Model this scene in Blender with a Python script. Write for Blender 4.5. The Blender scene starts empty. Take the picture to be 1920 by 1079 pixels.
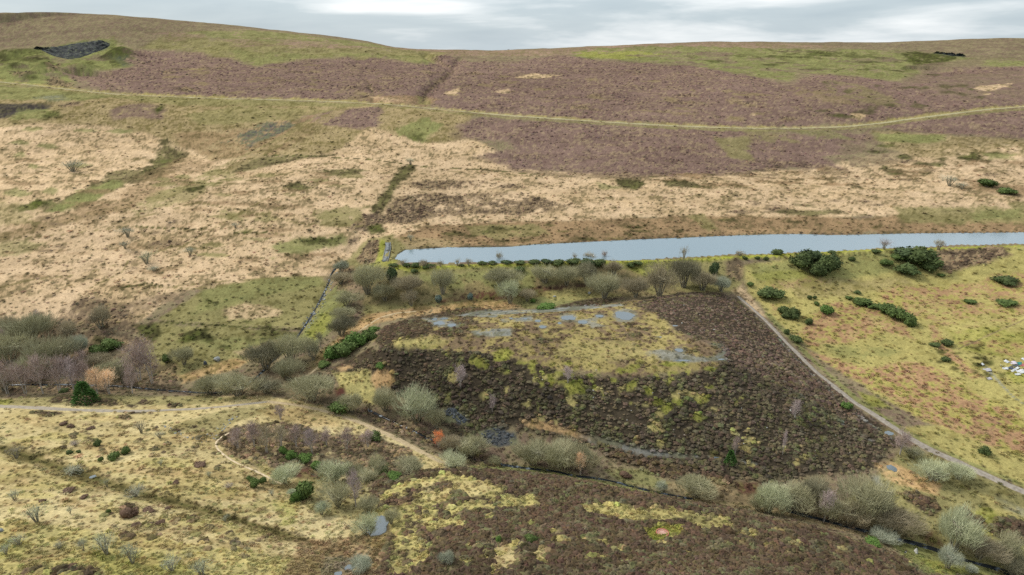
import bpy, math, random
import numpy as np
from mathutils import Vector

# ------------------------------------------------------------------ camera, sky, sun, exposure
random.seed(7)
rng = np.random.default_rng(11)
SC = bpy.context.scene
COL = SC.collection
HC = 150.0                       # camera height above datum
F, CX, CY = 1279.0, 960.0, 539.5  # focal length and centre of the 1920 x 1079 frame
PITCH = math.radians(19.4)
cam_d = bpy.data.cameras.new('camera')
cam_d.sensor_width = 36.0
cam_d.lens = 36.0 * F / 1920.0
cam_d.clip_start, cam_d.clip_end = 1.0, 20000.0
cam = bpy.data.objects.new('camera', cam_d)
cam.location = (0, 0, HC)
cam.rotation_euler = (math.pi / 2 - PITCH, 0, 0)
COL.objects.link(cam)
SC.camera = cam

SUN_EL, SUN_AZ = math.radians(43), math.radians(-64)   # azimuth from +Y, negative = to the left
wd = bpy.data.worlds.new('World')
SC.world = wd
wd.use_nodes = True
wn, wl = wd.node_tree.nodes, wd.node_tree.links
wn.clear()
def wnode(t, **kw):
    n = wn.new(t)
    for k, v in kw.items():
        setattr(n, k, v)
    return n
sky = wnode('ShaderNodeTexSky', sky_type='NISHITA', sun_disc=False)
sky.sun_elevation, sky.sun_rotation = SUN_EL, SUN_AZ
sky_s = wnode('ShaderNodeVectorMath', operation='SCALE')
sky_s.inputs['Scale'].default_value = 0.08
wl.new(sky.outputs[0], sky_s.inputs[0])
tc = wnode('ShaderNodeTexCoord')
mp = wnode('ShaderNodeMapping')
mp.inputs['Scale'].default_value = (2.0, 2.0, 15.0)
mp.inputs['Location'].default_value = (0.35, 0.0, 0.1)
wl.new(tc.outputs['Generated'], mp.inputs['Vector'])
nz = wnode('ShaderNodeTexNoise')
nz.inputs['Scale'].default_value = 1.7
nz.inputs['Detail'].default_value = 6
nz.inputs['Roughness'].default_value = 0.52
nz.inputs['Distortion'].default_value = 0.25
wl.new(mp.outputs[0], nz.inputs['Vector'])
cr = wnode('ShaderNodeValToRGB')
el = cr.color_ramp.elements
el[0].position, el[0].color = 0.33, (0.200, 0.242, 0.275, 1)
el[1].position, el[1].color = 0.68, (0.44, 0.455, 0.465, 1)
e2 = el.new(0.50); e2.color = (0.245, 0.285, 0.312, 1)
wl.new(nz.outputs['Fac'], cr.inputs['Fac'])
mx = wnode('ShaderNodeMix', data_type='RGBA')
mx.inputs['Factor'].default_value = 0.10
wl.new(cr.outputs['Color'], mx.inputs['A'])
wl.new(sky_s.outputs[0], mx.inputs['B'])
bg = wnode('ShaderNodeBackground')
bg.inputs['Strength'].default_value = 1.0
sx = wnode('ShaderNodeSeparateXYZ')
wl.new(tc.outputs['Generated'], sx.inputs[0])
up = wnode('ShaderNodeMapRange')
up.interpolation_type = 'SMOOTHSTEP'
up.inputs['From Min'].default_value, up.inputs['From Max'].default_value = 0.05, 0.75
wl.new(sx.outputs['Z'], up.inputs['Value'])
zen = wnode('ShaderNodeVectorMath', operation='MULTIPLY')
zen.inputs[1].default_value = (1.62, 1.50, 1.42)
wl.new(mx.outputs['Result'], zen.inputs[0])
mz = wnode('ShaderNodeMix', data_type='RGBA')
wl.new(up.outputs[0], mz.inputs['Factor'])
wl.new(mx.outputs['Result'], mz.inputs['A'])
wl.new(zen.outputs[0], mz.inputs['B'])
wl.new(mz.outputs['Result'], bg.inputs['Color'])
wo = wnode('ShaderNodeOutputWorld')
wl.new(bg.outputs[0], wo.inputs[0])

sd = bpy.data.lights.new('sun', 'SUN')
sd.energy, sd.angle, sd.color = 1.5, math.radians(16), (1.0, 0.95, 0.87)
sun = bpy.data.objects.new('sun', sd)
sv = Vector((math.sin(SUN_AZ) * math.cos(SUN_EL), math.cos(SUN_AZ) * math.cos(SUN_EL), math.sin(SUN_EL)))
sun.rotation_euler = sv.to_track_quat('Z', 'Y').to_euler()
sun.location = (0, 0, 400)
COL.objects.link(sun)
SC.view_settings.view_transform = 'Standard'
SC.view_settings.look = 'None'
SC.view_settings.exposure = 1.2
SC.view_settings.gamma = 1.0
SC.view_settings.use_curve_mapping = False
SC.cycles.max_bounces = 4
SC.cycles.diffuse_bounces = 2
SC.cycles.use_denoising = False

# ------------------------------------------------------------------ helpers
def tag(o, label=None, cat=None, group=None, kind=None):
    for k, v in (('label', label), ('category', cat), ('group', group), ('kind', kind)):
        if v:
            o[k] = v
    return o
def lin(c):
    c = np.asarray(c, float) / 255.0
    return np.where(c <= 0.04045, c / 12.92, ((c + 0.055) / 1.055) ** 2.4)
def hash2(ix, iy, seed):
    h = (ix.astype(np.int64) * 374761393 + iy.astype(np.int64) * 668265263 + seed * 974711) & 0xFFFFFFFF
    h = ((h ^ (h >> 13)) * 1274126177) & 0xFFFFFFFF
    h = h ^ (h >> 16)
    return (h & 0xFFFF).astype(np.float32) / 65535.0
def vnoise(x, y, seed):
    ix, iy = np.floor(x), np.floor(y)
    fx, fy = (x - ix).astype(np.float32), (y - iy).astype(np.float32)
    fx, fy = fx * fx * (3 - 2 * fx), fy * fy * (3 - 2 * fy)
    ix, iy = ix.astype(np.int64), iy.astype(np.int64)
    a, b = hash2(ix, iy, seed), hash2(ix + 1, iy, seed)
    c, d = hash2(ix, iy + 1, seed), hash2(ix + 1, iy + 1, seed)
    return (a + (b - a) * fx) * (1 - fy) + (c + (d - c) * fx) * fy - 0.5
def fbm(x, y, lam, octs, seed, gain=0.55):
    s, a, t = 0.0, 1.0, 0.0
    for o in range(octs):
        ca, sa = math.cos(o * 1.1 + seed), math.sin(o * 1.1 + seed)
        s = s + a * vnoise((x * ca - y * sa) / lam + 17.3 * o, (x * sa + y * ca) / lam + 5.1 * o, seed * 31 + o)
        t += a
        a *= gain
        lam *= 0.5
    return s / t * 2.0
def sstep(a, b, x):
    t = np.clip((x - a) / (b - a), 0, 1)
    return t * t * (3 - 2 * t)
def row_tan(py):                 # dz/dy of the sight line through row py
    v = (CY - np.asarray(py, float)) / F
    return (-math.sin(PITCH) + v * math.cos(PITCH)) / (math.cos(PITCH) + v * math.sin(PITCH))
def px_dir(px, py):
    u = (np.asarray(px, float) - CX) / F
    v = (CY - np.asarray(py, float)) / F
    return u, math.cos(PITCH) + v * math.sin(PITCH), -math.sin(PITCH) + v * math.cos(PITCH)

# ------------------------------------------------------------------ terrain: surveyed points, thin plate spline
S = []                            # (x, y, z relative to the camera)
def sz(z, *pts):                  # points of known height
    for px, py in pts:
        dx, dy, dz = px_dir(px, py)
        t = z / dz
        S.append((dx * t, dy * t, z))
def sy(Y, *pts):                  # points at a known forward distance
    for px, py in pts:
        dx, dy, dz = px_dir(px, py)
        t = Y / dy
        S.append((dx * t, Y, dz * t))
def sl(pts):
    for px, py, z in pts:
        sz(z, (px, py))
sl([(-300, 1400, -106), (0, 1400, -108), (500, 1400, -112), (960, 1400, -112), (1400, 1400, -113), (1900, 1400, -136), (2200, 1400, -142),
    (-300, 1079, -112), (0, 1079, -112), (300, 1079, -113), (600, 1079, -117), (720, 1079, -120), (820, 1079, -119.5), (960, 1079, -118), (1200, 1079, -119),
    (1400, 1079, -121), (1600, 1079, -127), (1740, 1079, -133), (1830, 1079, -148), (2200, 1079, -149),
    (0, 1000, -116.5), (300, 1000, -118.5), (560, 1010, -123), (660, 1000, -126), (715, 985, -127.8), (800, 1000, -124.5), (960, 1000, -123.5), (1200, 1000, -124.5),
    (1400, 1005, -126.5), (820, 940, -127), (1000, 940, -126.5), (1120, 955, -126.6), (1350, 980, -127.5),
    (720, 895, -133), (820, 885, -131.2), (900, 886, -129.6), (1000, 893, -129), (1100, 906, -129), (1250, 940, -129), (1400, 965, -130), (1500, 987, -131.3), (1600, 1018, -133), (1690, 1052, -134.5),
    (950, 879, -143), (1050, 885, -143.6), (1180, 912, -144.6), (1320, 938, -145.2), (1440, 958, -145.7), (1560, 988, -146.3), (1650, 1012, -146.8), (1700, 1035, -147), (1770, 1062, -147.6),
    (1870, 1066, -149.2), (1760, 990, -146), (1850, 960, -145.5), (1920, 1000, -147), (2200, 1000, -147), (1660, 905, -144.3), (1800, 905, -144),
    (1390, 555, -129.8), (1450, 610, -133), (1500, 660, -135), (1560, 715, -136.5), (1640, 775, -138), (1700, 822, -140), (1800, 868, -142), (1900, 915, -143.5), (2200, 1000, -146),
    (1920, 870, -142.5), (1920, 760, -138.5), (1800, 770, -139), (1920, 650, -134), (1750, 650, -134.6), (1600, 620, -133), (1510, 575, -131), (1700, 565, -131), (1920, 560, -130.5), (2250, 600, -131), (2250, 800, -138),
    (1500, 540, -129), (1620, 528, -128.5), (1750, 516, -127.5), (1900, 500, -125.5), (2200, 490, -124),
    (700, 575, -131.5), (800, 574, -131), (950, 570, -130.3), (1100, 563, -129.8), (1250, 553, -129), (1380, 545, -129),
    (740, 632, -123.0), (800, 610, -122.3), (900, 600, -121.8), (1000, 588, -122.0), (1150, 575, -122.4), (900, 650, -121.6), (1050, 660, -121.6), (1200, 670, -122.0), (1320, 660, -122.6), (1200, 600, -121.7), (1300, 600, -122.0), (1290, 552, -123.6),
    (760, 648, -123.0), (900, 668, -122.4), (1050, 686, -123.0), (1200, 698, -123.6), (1350, 692, -124.8), (1450, 715, -129.6), (1420, 640, -128),
    (640, 694, -137), (700, 690, -133.5), (750, 742, -139.2), (850, 792, -141.2), (950, 824, -142.2), (1100, 848, -142.6), (1250, 872, -143.2), (1400, 892, -143.8), (1590, 890, -143.6), (1670, 838, -141),
    (600, 690, -138.6), (655, 640, -135.5), (705, 600, -131.8), (640, 590, -134), (600, 640, -137.5),
    (640, 510, -130.5), (612, 560, -134.8), (570, 620, -138.2), (500, 690, -141), (420, 735, -142.4), (320, 733, -142), (200, 720, -142.4), (0, 710, -142.4), (-300, 700, -142),
    (600, 530, -132), (500, 550, -132), (350, 560, -131), (200, 560, -130.5), (0, 560, -130.5), (-300, 560, -130), (400, 640, -138.5), (280, 650, -139), (130, 640, -139.3), (0, 630, -138.5),
    (300, 768, -138), (0, 763, -137.8), (500, 756, -138.6), (620, 775, -139.3), (720, 815, -140.4), (800, 850, -141.4), (865, 880, -142.4), (130, 748, -136.8), (310, 745, -139.2), (450, 742, -139.8),
    (0, 850, -130), (300, 850, -130), (500, 830, -135.4), (600, 850, -137.6), (700, 862, -139.4), (400, 900, -128), (600, 940, -131.5), (640, 905, -135), (0, 930, -122.5), (300, 940, -123.5), (150, 805, -134.5), (450, 800, -136), (-300, 850, -129), (-300, 950, -121),
    (715, 455, -119.4), (722, 490, -119.4), (690, 465, -122.5), (668, 475, -126), (675, 494, -127.5), (640, 488, -127), (655, 455, -121.5)])
for px, py in ((750, 505), (820, 500), (900, 497), (1000, 494), (1100, 492), (1250, 488), (1380, 481), (1500, 476), (1650, 468), (1800, 464), (1920, 461), (2250, 455)):
    sz(-119.2, (px, py))
for px, py in ((760, 467), (900, 462), (1000, 458), (1200, 448), (1400, 443), (1600, 440), (1900, 437), (2250, 432)):
    sz(-119.5, (px, py))
sl([(760, 440, -116.8), (900, 435, -117.6), (1200, 425, -116.8), (1600, 420, -116.2), (2000, 418, -116)])
for Y, py, xs in ((440, 440, (-350, 0, 300, 550)), (470, 400, (-350, 0, 300, 600)), (480, 400, (850, 1100, 1400, 1700, 2000, 2300)), (520, 350, (-350, 0, 400, 700)), (538, 350, (1000, 1400, 1800, 2300)),
                  (600, 300, (-350, 0, 400, 750)), (612, 300, (1050, 1450, 1850, 2300)), (690, 240, (-350, 0, 400, 750, 1100)), (705, 240, (1450, 1850, 2300)),
                  (800, 190, (-350, 0, 300, 600, 900, 1200, 1500, 1850, 2300)), (930, 150, (-350, 0, 300, 600, 900, 1200, 1500, 1850, 2300)), (1085, 118, (-350, 0, 300, 560)), (1110, 118, (760, 960, 1200, 1500, 1850, 2300)),
                  (1190, 82, (-350, 0, 300, 520)), (1270, 45, (-350, 0, 240))):
    sy(Y, *[(x, py) for x in xs])
for px, py in ((-350, -6), (0, 15), (200, 28), (400, 44), (600, 65), (700, 80), (740, 90), (800, 93), (960, 94), (1100, 88), (1300, 79), (1450, 78.5), (1600, 80), (1750, 76), (1920, 69), (2300, 55)):
    sy(1350, (px, py))
    x, y, z = S[-1]
    for k, dz in ((1.08, -9), (1.3, -45), (2.0, -120), (4.2, -330)):
        S.append((x * k, y * k, z * k + dz))
S = np.array(S)

AZ0, AZ1, NA = math.radians(-47), math.radians(47), 980
AZ = np.linspace(AZ0, AZ1, NA)
rr = [12.0, 40.0, 65.0, 85.0, 97.0, 105.0, 112.0]
while rr[-1] < 1560:
    rr.append(rr[-1] + min(4.6, 0.41 * (rr[-1] / 130.0) ** 1.35))
while rr[-1] < 6500:
    rr.append(rr[-1] * 1.06)
R = np.array(rr)
NR = len(R)
GA, GR = np.meshgrid(AZ, R)                 # rows = distance, columns = bearing
GX, GY = GR * np.sin(GA), GR * np.cos(GA)

def tps_fit(u, w, z, lam):
    n = len(u)
    d2 = (u[:, None] - u[None]) ** 2 + (w[:, None] - w[None]) ** 2
    K = np.where(d2 > 0, 0.5 * d2 * np.log(d2 + 1e-20), 0) + lam * np.eye(n)
    Pm = np.stack([np.ones(n), u, w], 1)
    A = np.zeros((n + 3, n + 3)); A[:n, :n] = K; A[:n, n:] = Pm; A[n:, :n] = Pm.T
    return np.linalg.solve(A, np.concatenate([z, np.zeros(3)]))
su, sw = np.arctan2(S[:, 0], S[:, 1]), np.log(np.hypot(S[:, 0], S[:, 1]))
coef = tps_fit(su, sw, S[:, 2], 2e-5)
gw = np.log(R)
iu = np.linspace(0, NA - 1, 330); iw = np.linspace(0, NR - 1, 330)
cu, cw = np.meshgrid(np.interp(iu, np.arange(NA), AZ), np.interp(iw, np.arange(NR), gw))
cz = np.full(cu.shape, coef[-3]) + coef[-2] * cu + coef[-1] * cw
for k in range(len(su)):
    d2 = (cu - su[k]) ** 2 + (cw - sw[k]) ** 2
    cz += coef[k] * 0.5 * d2 * np.log(d2 + 1e-20)
tmp = np.stack([np.interp(np.arange(NA), iu, row) for row in cz])
GZ = np.stack([np.interp(np.arange(NR), iw, tmp[:, c]) for c in range(NA)], 1)

def grid_ij(az, r):
    return np.clip((az - AZ0) / (AZ1 - AZ0) * (NA - 1), 0, NA - 1.001), np.clip(np.interp(r, R, np.arange(NR)), 0, NR - 1.001)
def samp(G, az, r):
    i, j = grid_ij(np.asarray(az, float), np.asarray(r, float))
    i0, j0 = i.astype(int), j.astype(int)
    fi, fj = i - i0, j - j0
    return (G[j0, i0] * (1 - fi) + G[j0, i0 + 1] * fi) * (1 - fj) + (G[j0 + 1, i0] * (1 - fi) + G[j0 + 1, i0 + 1] * fi) * fj
def zat(x, y):
    return samp(GZ, np.arctan2(x, y), np.hypot(x, y))
def hit(pts, rmin=0.0, rmax=1370.0):        # where the sight line through a pixel meets the ground: bearing, distance
    p = np.asarray(pts, float).reshape(-1, 2)
    dx, dy, dz = px_dir(p[:, 0], p[:, 1])
    az = np.arctan2(dx, dy)
    tn = dz / np.hypot(dx, dy)
    i, _ = grid_ij(az, np.full(len(az), 100.0))
    i0 = i.astype(int); fi = i - i0
    col = GZ[:, i0] * (1 - fi) + GZ[:, i0 + 1] * fi            # NR x P
    df = R[:, None] * tn[None] - col
    below = (df < 0) & (R[:, None] > max(rmin, 30.0))
    j = np.argmax(below, 0)
    ok = below[j, np.arange(len(j))]
    j = np.maximum(j, 1)
    a, b = df[j - 1, np.arange(len(j))], df[j, np.arange(len(j))]
    t = np.clip(a / np.where(np.abs(a - b) < 1e-9, 1, a - b), 0, 1)
    r = R[j - 1] + (R[j] - R[j - 1]) * t
    r = np.where(ok, r, rmax)
    return az, np.clip(r, rmin, rmax)
def hit_xyz(px, py, **k):
    a, r = hit([(px, py)], **k)
    x, y = float(r[0] * math.sin(a[0])), float(r[0] * math.cos(a[0]))
    return x, y, float(zat(np.array([x]), np.array([y]))[0])
def dens(pts, step=14, closed=False):
    pts = list(pts)
    out = []
    for a, b in zip(pts, pts[1:] + (pts[:1] if closed else [])):
        n = max(1, int(math.hypot(a[0] - b[0], a[1] - b[1]) / step))
        out += [(a[0] + (b[0] - a[0]) * k / n, a[1] + (b[1] - a[1]) * k / n) for k in range(n)]
    return out if closed else out + [pts[-1]]
def seg_dist(u, w, pu, pw, closed):
    """distance (metres) of grid points to a chain in (bearing, log distance), and inside flag"""
    n = len(pu)
    best = np.full(u.shape, 1e9, np.float32)
    ins = np.zeros(u.shape, bool)
    for k in range(n if closed else n - 1):
        a, b = k, (k + 1) % n
        ex, ey = pu[b] - pu[a], pw[b] - pw[a]
        L = ex * ex + ey * ey + 1e-18
        qx, qy = u - pu[a], w - pw[a]
        t = np.clip((qx * ex + qy * ey) / L, 0, 1)
        d = (qx - t * ex) ** 2 + (qy - t * ey) ** 2
        np.minimum(best, d, out=best)
        if closed and pw[a] != pw[b]:
            cr_ = (pw[a] > w) != (pw[b] > w)
            ins ^= cr_ & (u < (pu[b] - pu[a]) * (w - pw[a]) / (pw[b] - pw[a]) + pu[a])
    return np.sqrt(best), ins
GW = np.log(GR).astype(np.float32)
GU = GA.astype(np.float32)
def region(pu, pw, margin):
    i0 = int(max(0, (pu.min() - margin - AZ0) / (AZ1 - AZ0) * (NA - 1)))
    i1 = int(min(NA, (pu.max() + margin - AZ0) / (AZ1 - AZ0) * (NA - 1) + 2))
    j0 = int(max(0, np.searchsorted(gw, pw.min() - margin) - 1))
    j1 = int(min(NR, np.searchsorted(gw, pw.max() + margin) + 1))
    return slice(j0, j1), slice(i0, i1)
def poly_sdf(pts, margin=0.03, **k):
    a, r = hit(dens(pts, closed=True), **k)
    pw = np.log(r)
    sl_ = region(a, pw, margin)
    d, ins = seg_dist(GU[sl_], GW[sl_], a, pw, True)
    return sl_, np.where(ins, d, -d) * GR[sl_]
def line_dist(pts, margin=0.02, **k):
    a, r = hit(dens(pts), **k)
    pw = np.log(r)
    sl_ = region(a, pw, margin)
    d, _ = seg_dist(GU[sl_], GW[sl_], a, pw, False)
    return sl_, d * GR[sl_]

# --- relief on top of the spline
amp = np.interp(GR, [0, 120, 400, 700, 1000, 1300, 1500], [0.3, 0.5, 0.8, 1.6, 2.6, 1.6, 1.2])
GZ += fbm(GX, GY, 46, 3, 3) * amp + fbm(GX * .8, GY * 1.2, 20, 3, 37) * np.interp(GR, [450, 700, 1200, 1320], [0, 1.1, 1.7, .6])
WL = -120.0                                  # reservoir level
LAKE = [(737, 491), (745, 478), (760, 469), (790, 467), (840, 464), (900, 464), (960, 463), (1000, 459), (1060, 456), (1120, 453), (1200, 449), (1280, 446), (1350, 443), (1430, 440), (1500, 439),
        (1560, 441), (1620, 440), (1700, 438), (1800, 437), (1920, 436), (2300, 431), (2300, 449), (1920, 460), (1800, 463), (1650, 467), (1500, 475), (1380, 480), (1250, 487), (1100, 490), (960, 493), (860, 497), (760, 500)]
# lake outline lies on the water plane itself
def plane_hit(pts, z):
    p = np.array(pts, float)
    dx, dy, dz = px_dir(p[:, 0], p[:, 1])
    t = z / dz
    return np.arctan2(dx * t, dy * t), np.hypot(dx * t, dy * t)
la, lr = plane_hit(dens(LAKE, 10, True), WL)
lsl = region(la, np.log(lr), 0.06)
ld, lins = seg_dist(GU[lsl], GW[lsl], la, np.log(lr), True)
lsd = np.where(lins, ld, -ld) * GR[lsl]
lsd = lsd + 0.5 * fbm(GX[lsl], GY[lsl], 7, 3, 9)
zz = GZ[lsl]
zz = np.where(lsd > 0, WL - np.minimum(0.15 + lsd * 0.4, 2.0), np.where(lsd > -7, np.maximum(zz, WL + np.minimum(0.12 - lsd * 0.16, 0.75)), zz))
GZ[lsl] = zz
far_r = np.interp(AZ, la[:len(dens(LAKE[:21], 10))], lr[:len(dens(LAKE[:21], 10))], left=1e5, right=1e5)
dfar = GR - far_r[None]
up_ = (dfar > -1.5) & (dfar < 80) & (dfar < 1e4)
GZ[up_] = np.clip(GZ, WL + 0.10 + 0.06 * np.maximum(dfar, 0), WL + 0.25 + 0.17 * np.maximum(dfar, 0))[up_]
GZ[lsl] = np.where(lsd > 0, np.minimum(GZ[lsl], WL - np.minimum(0.15 + lsd * 0.4, 2.0)), GZ[lsl])
# quarries cut into the hill
def quarry(px, half, lip, depth, steep=3.5):
    az0 = math.atan2(*px_dir(px, 100)[:2])
    t = (GA - az0) / (half / F / 1.04)
    zl = samp(GZ, np.clip(GA, AZ0, AZ1), np.full(GA.shape, lip))
    wall = lip + depth * np.sqrt(np.clip(1 - t * t, 0, 1)) + 7 * fbm(GX, GY, 30, 3, 21)
    znew = zl + (GR - lip) * 0.02 + steep * np.maximum(0, GR - wall)
    m = (np.abs(t) < 1) & (GR > lip) & (GR < lip + depth + 40)
    GZ[m] = np.minimum(GZ, znew)[m]
quarry(133, 80, 1085, 92)
quarry(1778, 62, 1175, 60, 2.0)
def bump(px, py, h, w, d):
    a, r = hit([(px, py)])
    q = ((GA - a[0]) * r[0] / w) ** 2 + ((GR - r[0]) / d) ** 2
    GZ[...] += h * np.exp(-q)
for b in ((46, 116, 6, 28, 22), (150, 130, 8, 24, 12), (85, 130, 7, 16, 10), (100, 148, 10, 24, 14), (30, 130, 9, 20, 14), (55, 148, 8, 20, 12), (226, 104, 12, 20, 24), (15, 92, 10, 30, 22), (80, 122, 4, 16, 8), (184, 120, 4, 16, 8),
          (1660, 142, 4, 20, 14), (1700, 150, 3, 16, 14), (1625, 128, 4, 26, 16), (40, 205, -3, 40, 10)):
    bump(*b)
def carve(pts, depth, width, **k):
    s_, d = line_dist(pts, 0.03, **k)
    GZ[s_] -= depth * np.exp(-(d / width) ** 2)
carve([(795, 100), (815, 112), (840, 122), (850, 132), (825, 150), (800, 170), (792, 190)], 7, 9)
carve([(862, 108), (852, 125), (846, 134)], 5, 7)
carve([(690, 150), (702, 176), (700, 190)], 2.5, 4)
STREAM_A = [(632, 500), (620, 516), (616, 532), (606, 552), (598, 568), (586, 590), (570, 614), (552, 640), (530, 660), (508, 680), (490, 700), (455, 728), (415, 738), (370, 737), (320, 733), (262, 728), (215, 724), (120, 722), (0, 722)]
STREAM_B = [(690, 768), (705, 776), (730, 788), (770, 806), (820, 832), (860, 850), (890, 862), (940, 872), (990, 879), (1040, 884), (1075, 893), (1110, 896), (1150, 903), (1190, 914), (1240, 926), (1300, 936)]
STREAM_C = [(1480, 958), (1530, 972), (1570, 983), (1630, 998), (1680, 1011), (1745, 1028), (1795, 1047), (1830, 1056), (1870, 1066), (1900, 1079), (1960, 1100)]
for st, rm in ((STREAM_A, 200), (STREAM_B, 190), (STREAM_C, 150)):
    carve(st, 1.3, 1.9, rmin=rm)
carve([(0, 842), (60, 862), (130, 888), (220, 914), (300, 938), (380, 958), (460, 982), (540, 1006), (620, 1030), (690, 1055)], 1.0, 3.2)
def terrace(pts, h, w, **k):
    s_, d = line_dist(pts, 0.03, **k)
    GZ[s_] += h * np.exp(-(d / w) ** 2)
terrace([(0, 1064), (60, 1060), (140, 1061), (180, 1074)], 0.8, 1.6)
UPPER = [(-40, 150), (0, 154), (60, 160), (120, 167), (200, 176), (280, 180), (350, 183), (430, 186), (500, 187), (600, 190), (690, 194), (750, 198), (800, 203), (850, 208), (950, 217), (1050, 224), (1150, 230), (1250, 236), (1330, 239), (1400, 241), (1500, 241), (1560, 239), (1600, 237),
         (1650, 232), (1720, 222), (1800, 212), (1860, 205), (1920, 201), (1980, 197)]
carve([(x, y - 3) for x, y in UPPER], 1.6, 5)
PUD = [(1172, 592, 34, 15), (823, 607, 22, 8), (832, 598, 14, 4), (815, 599, 10, 5), (1066, 596, 26, 9), (1093, 604, 18, 7), (1049, 606, 7, 3.5), (1008, 602, 11, 4.5), (985, 598, 8, 3), (958, 597, 7, 2.4), (1124, 593, 14, 5), (1017, 613, 14, 5),
       (1274, 657, 13, 6), (846, 610, 16, 6), (1155, 570, 0, 0), (1266, 611, 9, 2.2), (1236, 632, 10, 2.2), (1352, 674, 12, 2.4), (1280, 676, 26, 3)]
PUD = [p for p in PUD if p[2] > 0] + [(710, 986, 34, 32), (655, 1064, 16, 9), (634, 1076, 12, 8), (1672, 878, 14, 9), (174, 894, 9, 4), (1666, 812, 14, 6), (1340, 858, 14, 2.5)]
PUDW = []
PMASK = np.ones(GX.shape)
for px, py, w, h in PUD:
    a, r = hit([(px, py)])
    x, y = r[0] * math.sin(a[0]), r[0] * math.cos(a[0])
    z = float(samp(GZ, a, r)[0])
    sl_d = math.sqrt(x * x + y * y + z * z)
    hw = w / 2 * sl_d / F
    hd = h / 2 * sl_d / F / (-z / sl_d)
    q = np.sqrt(((GX - x) / hw) ** 2 + ((GY - y) / hd) ** 2)
    k = sstep(1.9, 1.15, q)
    GZ[...] = GZ * (1 - k) + (z - 0.10 + 0.08 * np.clip(q - 1, -0.4, 1)) * k
    PUDW.append((x, y, z, hw, hd))
    PMASK *= 1 - k

# ------------------------------------------------------------------ ground cover, painted in world space
X32, Y32 = GX.astype(np.float32), GY.astype(np.float32)
N_edge = fbm(X32, Y32, 34, 5, 5, 0.62)
N_mid = fbm(X32, Y32, 11, 4, 13, 0.65)
N_fine = fbm(X32, Y32, 2.6, 3, 17, 0.75)
N_big = fbm(X32, Y32, 130, 4, 23, 0.55)
N_st = fbm(X32 * 0.45, Y32 * 1.6, 24, 4, 29, 0.6)
N_pix = hash2(np.arange(NA)[None] + 0 * GR.astype(np.int64), np.arange(NR)[:, None] + 0 * GR.astype(np.int64), 77) - 0.5
ALB = np.zeros(GX.shape + (3,), np.float32)
HEA = np.zeros(GX.shape, np.float32)         # heather clumps
TUF = np.zeros(GX.shape, np.float32)         # grass tussocks
CL = dict(   # main colour, second colour, fleck colour, fleck amount, heather, tussock
    tan=((201, 175, 141), (181, 156, 120), (112, 100, 72), 0.09, 0, 0.8),
    oltan=((160, 142, 106), (144, 128, 92), (108, 98, 62), 0.15, 0, 0.8),
    brown=((156, 130, 98), (134, 112, 84), (100, 88, 62), 0.12, 0, 0.8),
    moor=((134, 122, 94), (122, 112, 86), (116, 98, 84), 0.15, 0, 0.4),
    pink=((150, 126, 108), (134, 112, 96), (120, 112, 76), 0.15, 0, 0.4),
    hfar=((126, 105, 94), (111, 91, 82), (140, 122, 98), 0.08, 0.3, 0),
    green=((134, 134, 84), (118, 120, 76), (108, 104, 66), 0.05, 0, 0.35),
    olgreen=((142, 134, 90), (126, 120, 80), (98, 92, 56), 0.05, 0, 0.35),
    dkgreen=((88, 92, 46), (70, 76, 40), (54, 52, 34), 0.2, 0, 0.8),
    bright=((158, 157, 80), (142, 140, 72), (112, 116, 50), 0.1, 0, 0.8),
    rust=((166, 132, 102), (146, 112, 86), (156, 150, 84), 0.16, 0, 0.9),
    field=((168, 157, 98), (156, 147, 92), (134, 124, 74), 0.06, 0, 0.4),
    straw=((198, 182, 136), (180, 163, 114), (160, 142, 100), 0.05, 0, 0.3),
    strawg=((172, 163, 106), (152, 144, 92), (184, 170, 110), 0.2, 0, 0.5),
    heath=((102, 86, 68), (80, 68, 54), (104, 100, 74), 0.0, 1.0, 0),
    plateau=((164, 150, 98), (142, 128, 84), (112, 94, 78), 0.2, 0.06, 0.5),
    gravel=((142, 144, 140), (124, 126, 120), (104, 104, 84), 0.2, 0, 0),
    shale=((92, 93, 92), (68, 69, 70), (112, 112, 84), 0.2, 0, 0),
    orange=((194, 162, 118), (172, 140, 98), (120, 104, 66), 0.15, 0, 0.6),
    heathd=((108, 97, 78), (68, 61, 51), (96, 96, 66), 0.0, 1.0, 0),
    heathr=((114, 98, 84), (92, 78, 66), (120, 108, 88), 0.0, 1.0, 0),
    wet=((132, 120, 80), (112, 102, 66), (92, 84, 52), 0.1, 0, 0.3),
    moss=((160, 164, 66), (146, 150, 60), (140, 146, 56), 0.05, 0, 0.3),
    peat=((74, 68, 64), (56, 52, 50), (96, 90, 70), 0.15, 0, 0),
    scrub=((100, 86, 70), (78, 66, 54), (150, 130, 100), 0.15, 0.7, 0.2),
    red=((96, 62, 54), (80, 54, 46), (104, 98, 58), 0.2, 0.2, 0.3),
    dirt=((176, 152, 116), (152, 134, 104), (130, 122, 84), 0.2, 0, 0),
    rock=((88, 92, 90), (62, 66, 66), (104, 106, 72), 0.3, 0, 0))
GAIN = 0.88
def cls_col(c, s):
    a, b, f, fa, _, _ = CL[c]
    a, b, f = lin(a), lin(b), lin(f)
    t = np.clip(0.5 + 0.9 * N_mid[s] + 0.5 * N_edge[s], 0, 1)[..., None]
    col = a + (b - a) * t
    fk = sstep(0.62 - fa, 0.80 - fa, 0.5 + 0.55 * N_fine[s] + 0.35 * N_mid[s])[..., None]
    col = col + (f - col) * fk * 0.85
    return (col * GAIN * (1 + 0.13 * N_fine[s] + 0.12 * N_big[s] + 0.16 * N_st[s] + 0.30 * N_pix[s] * sstep(300, 700, GR[s]))[..., None]).astype(np.float32)
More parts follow.
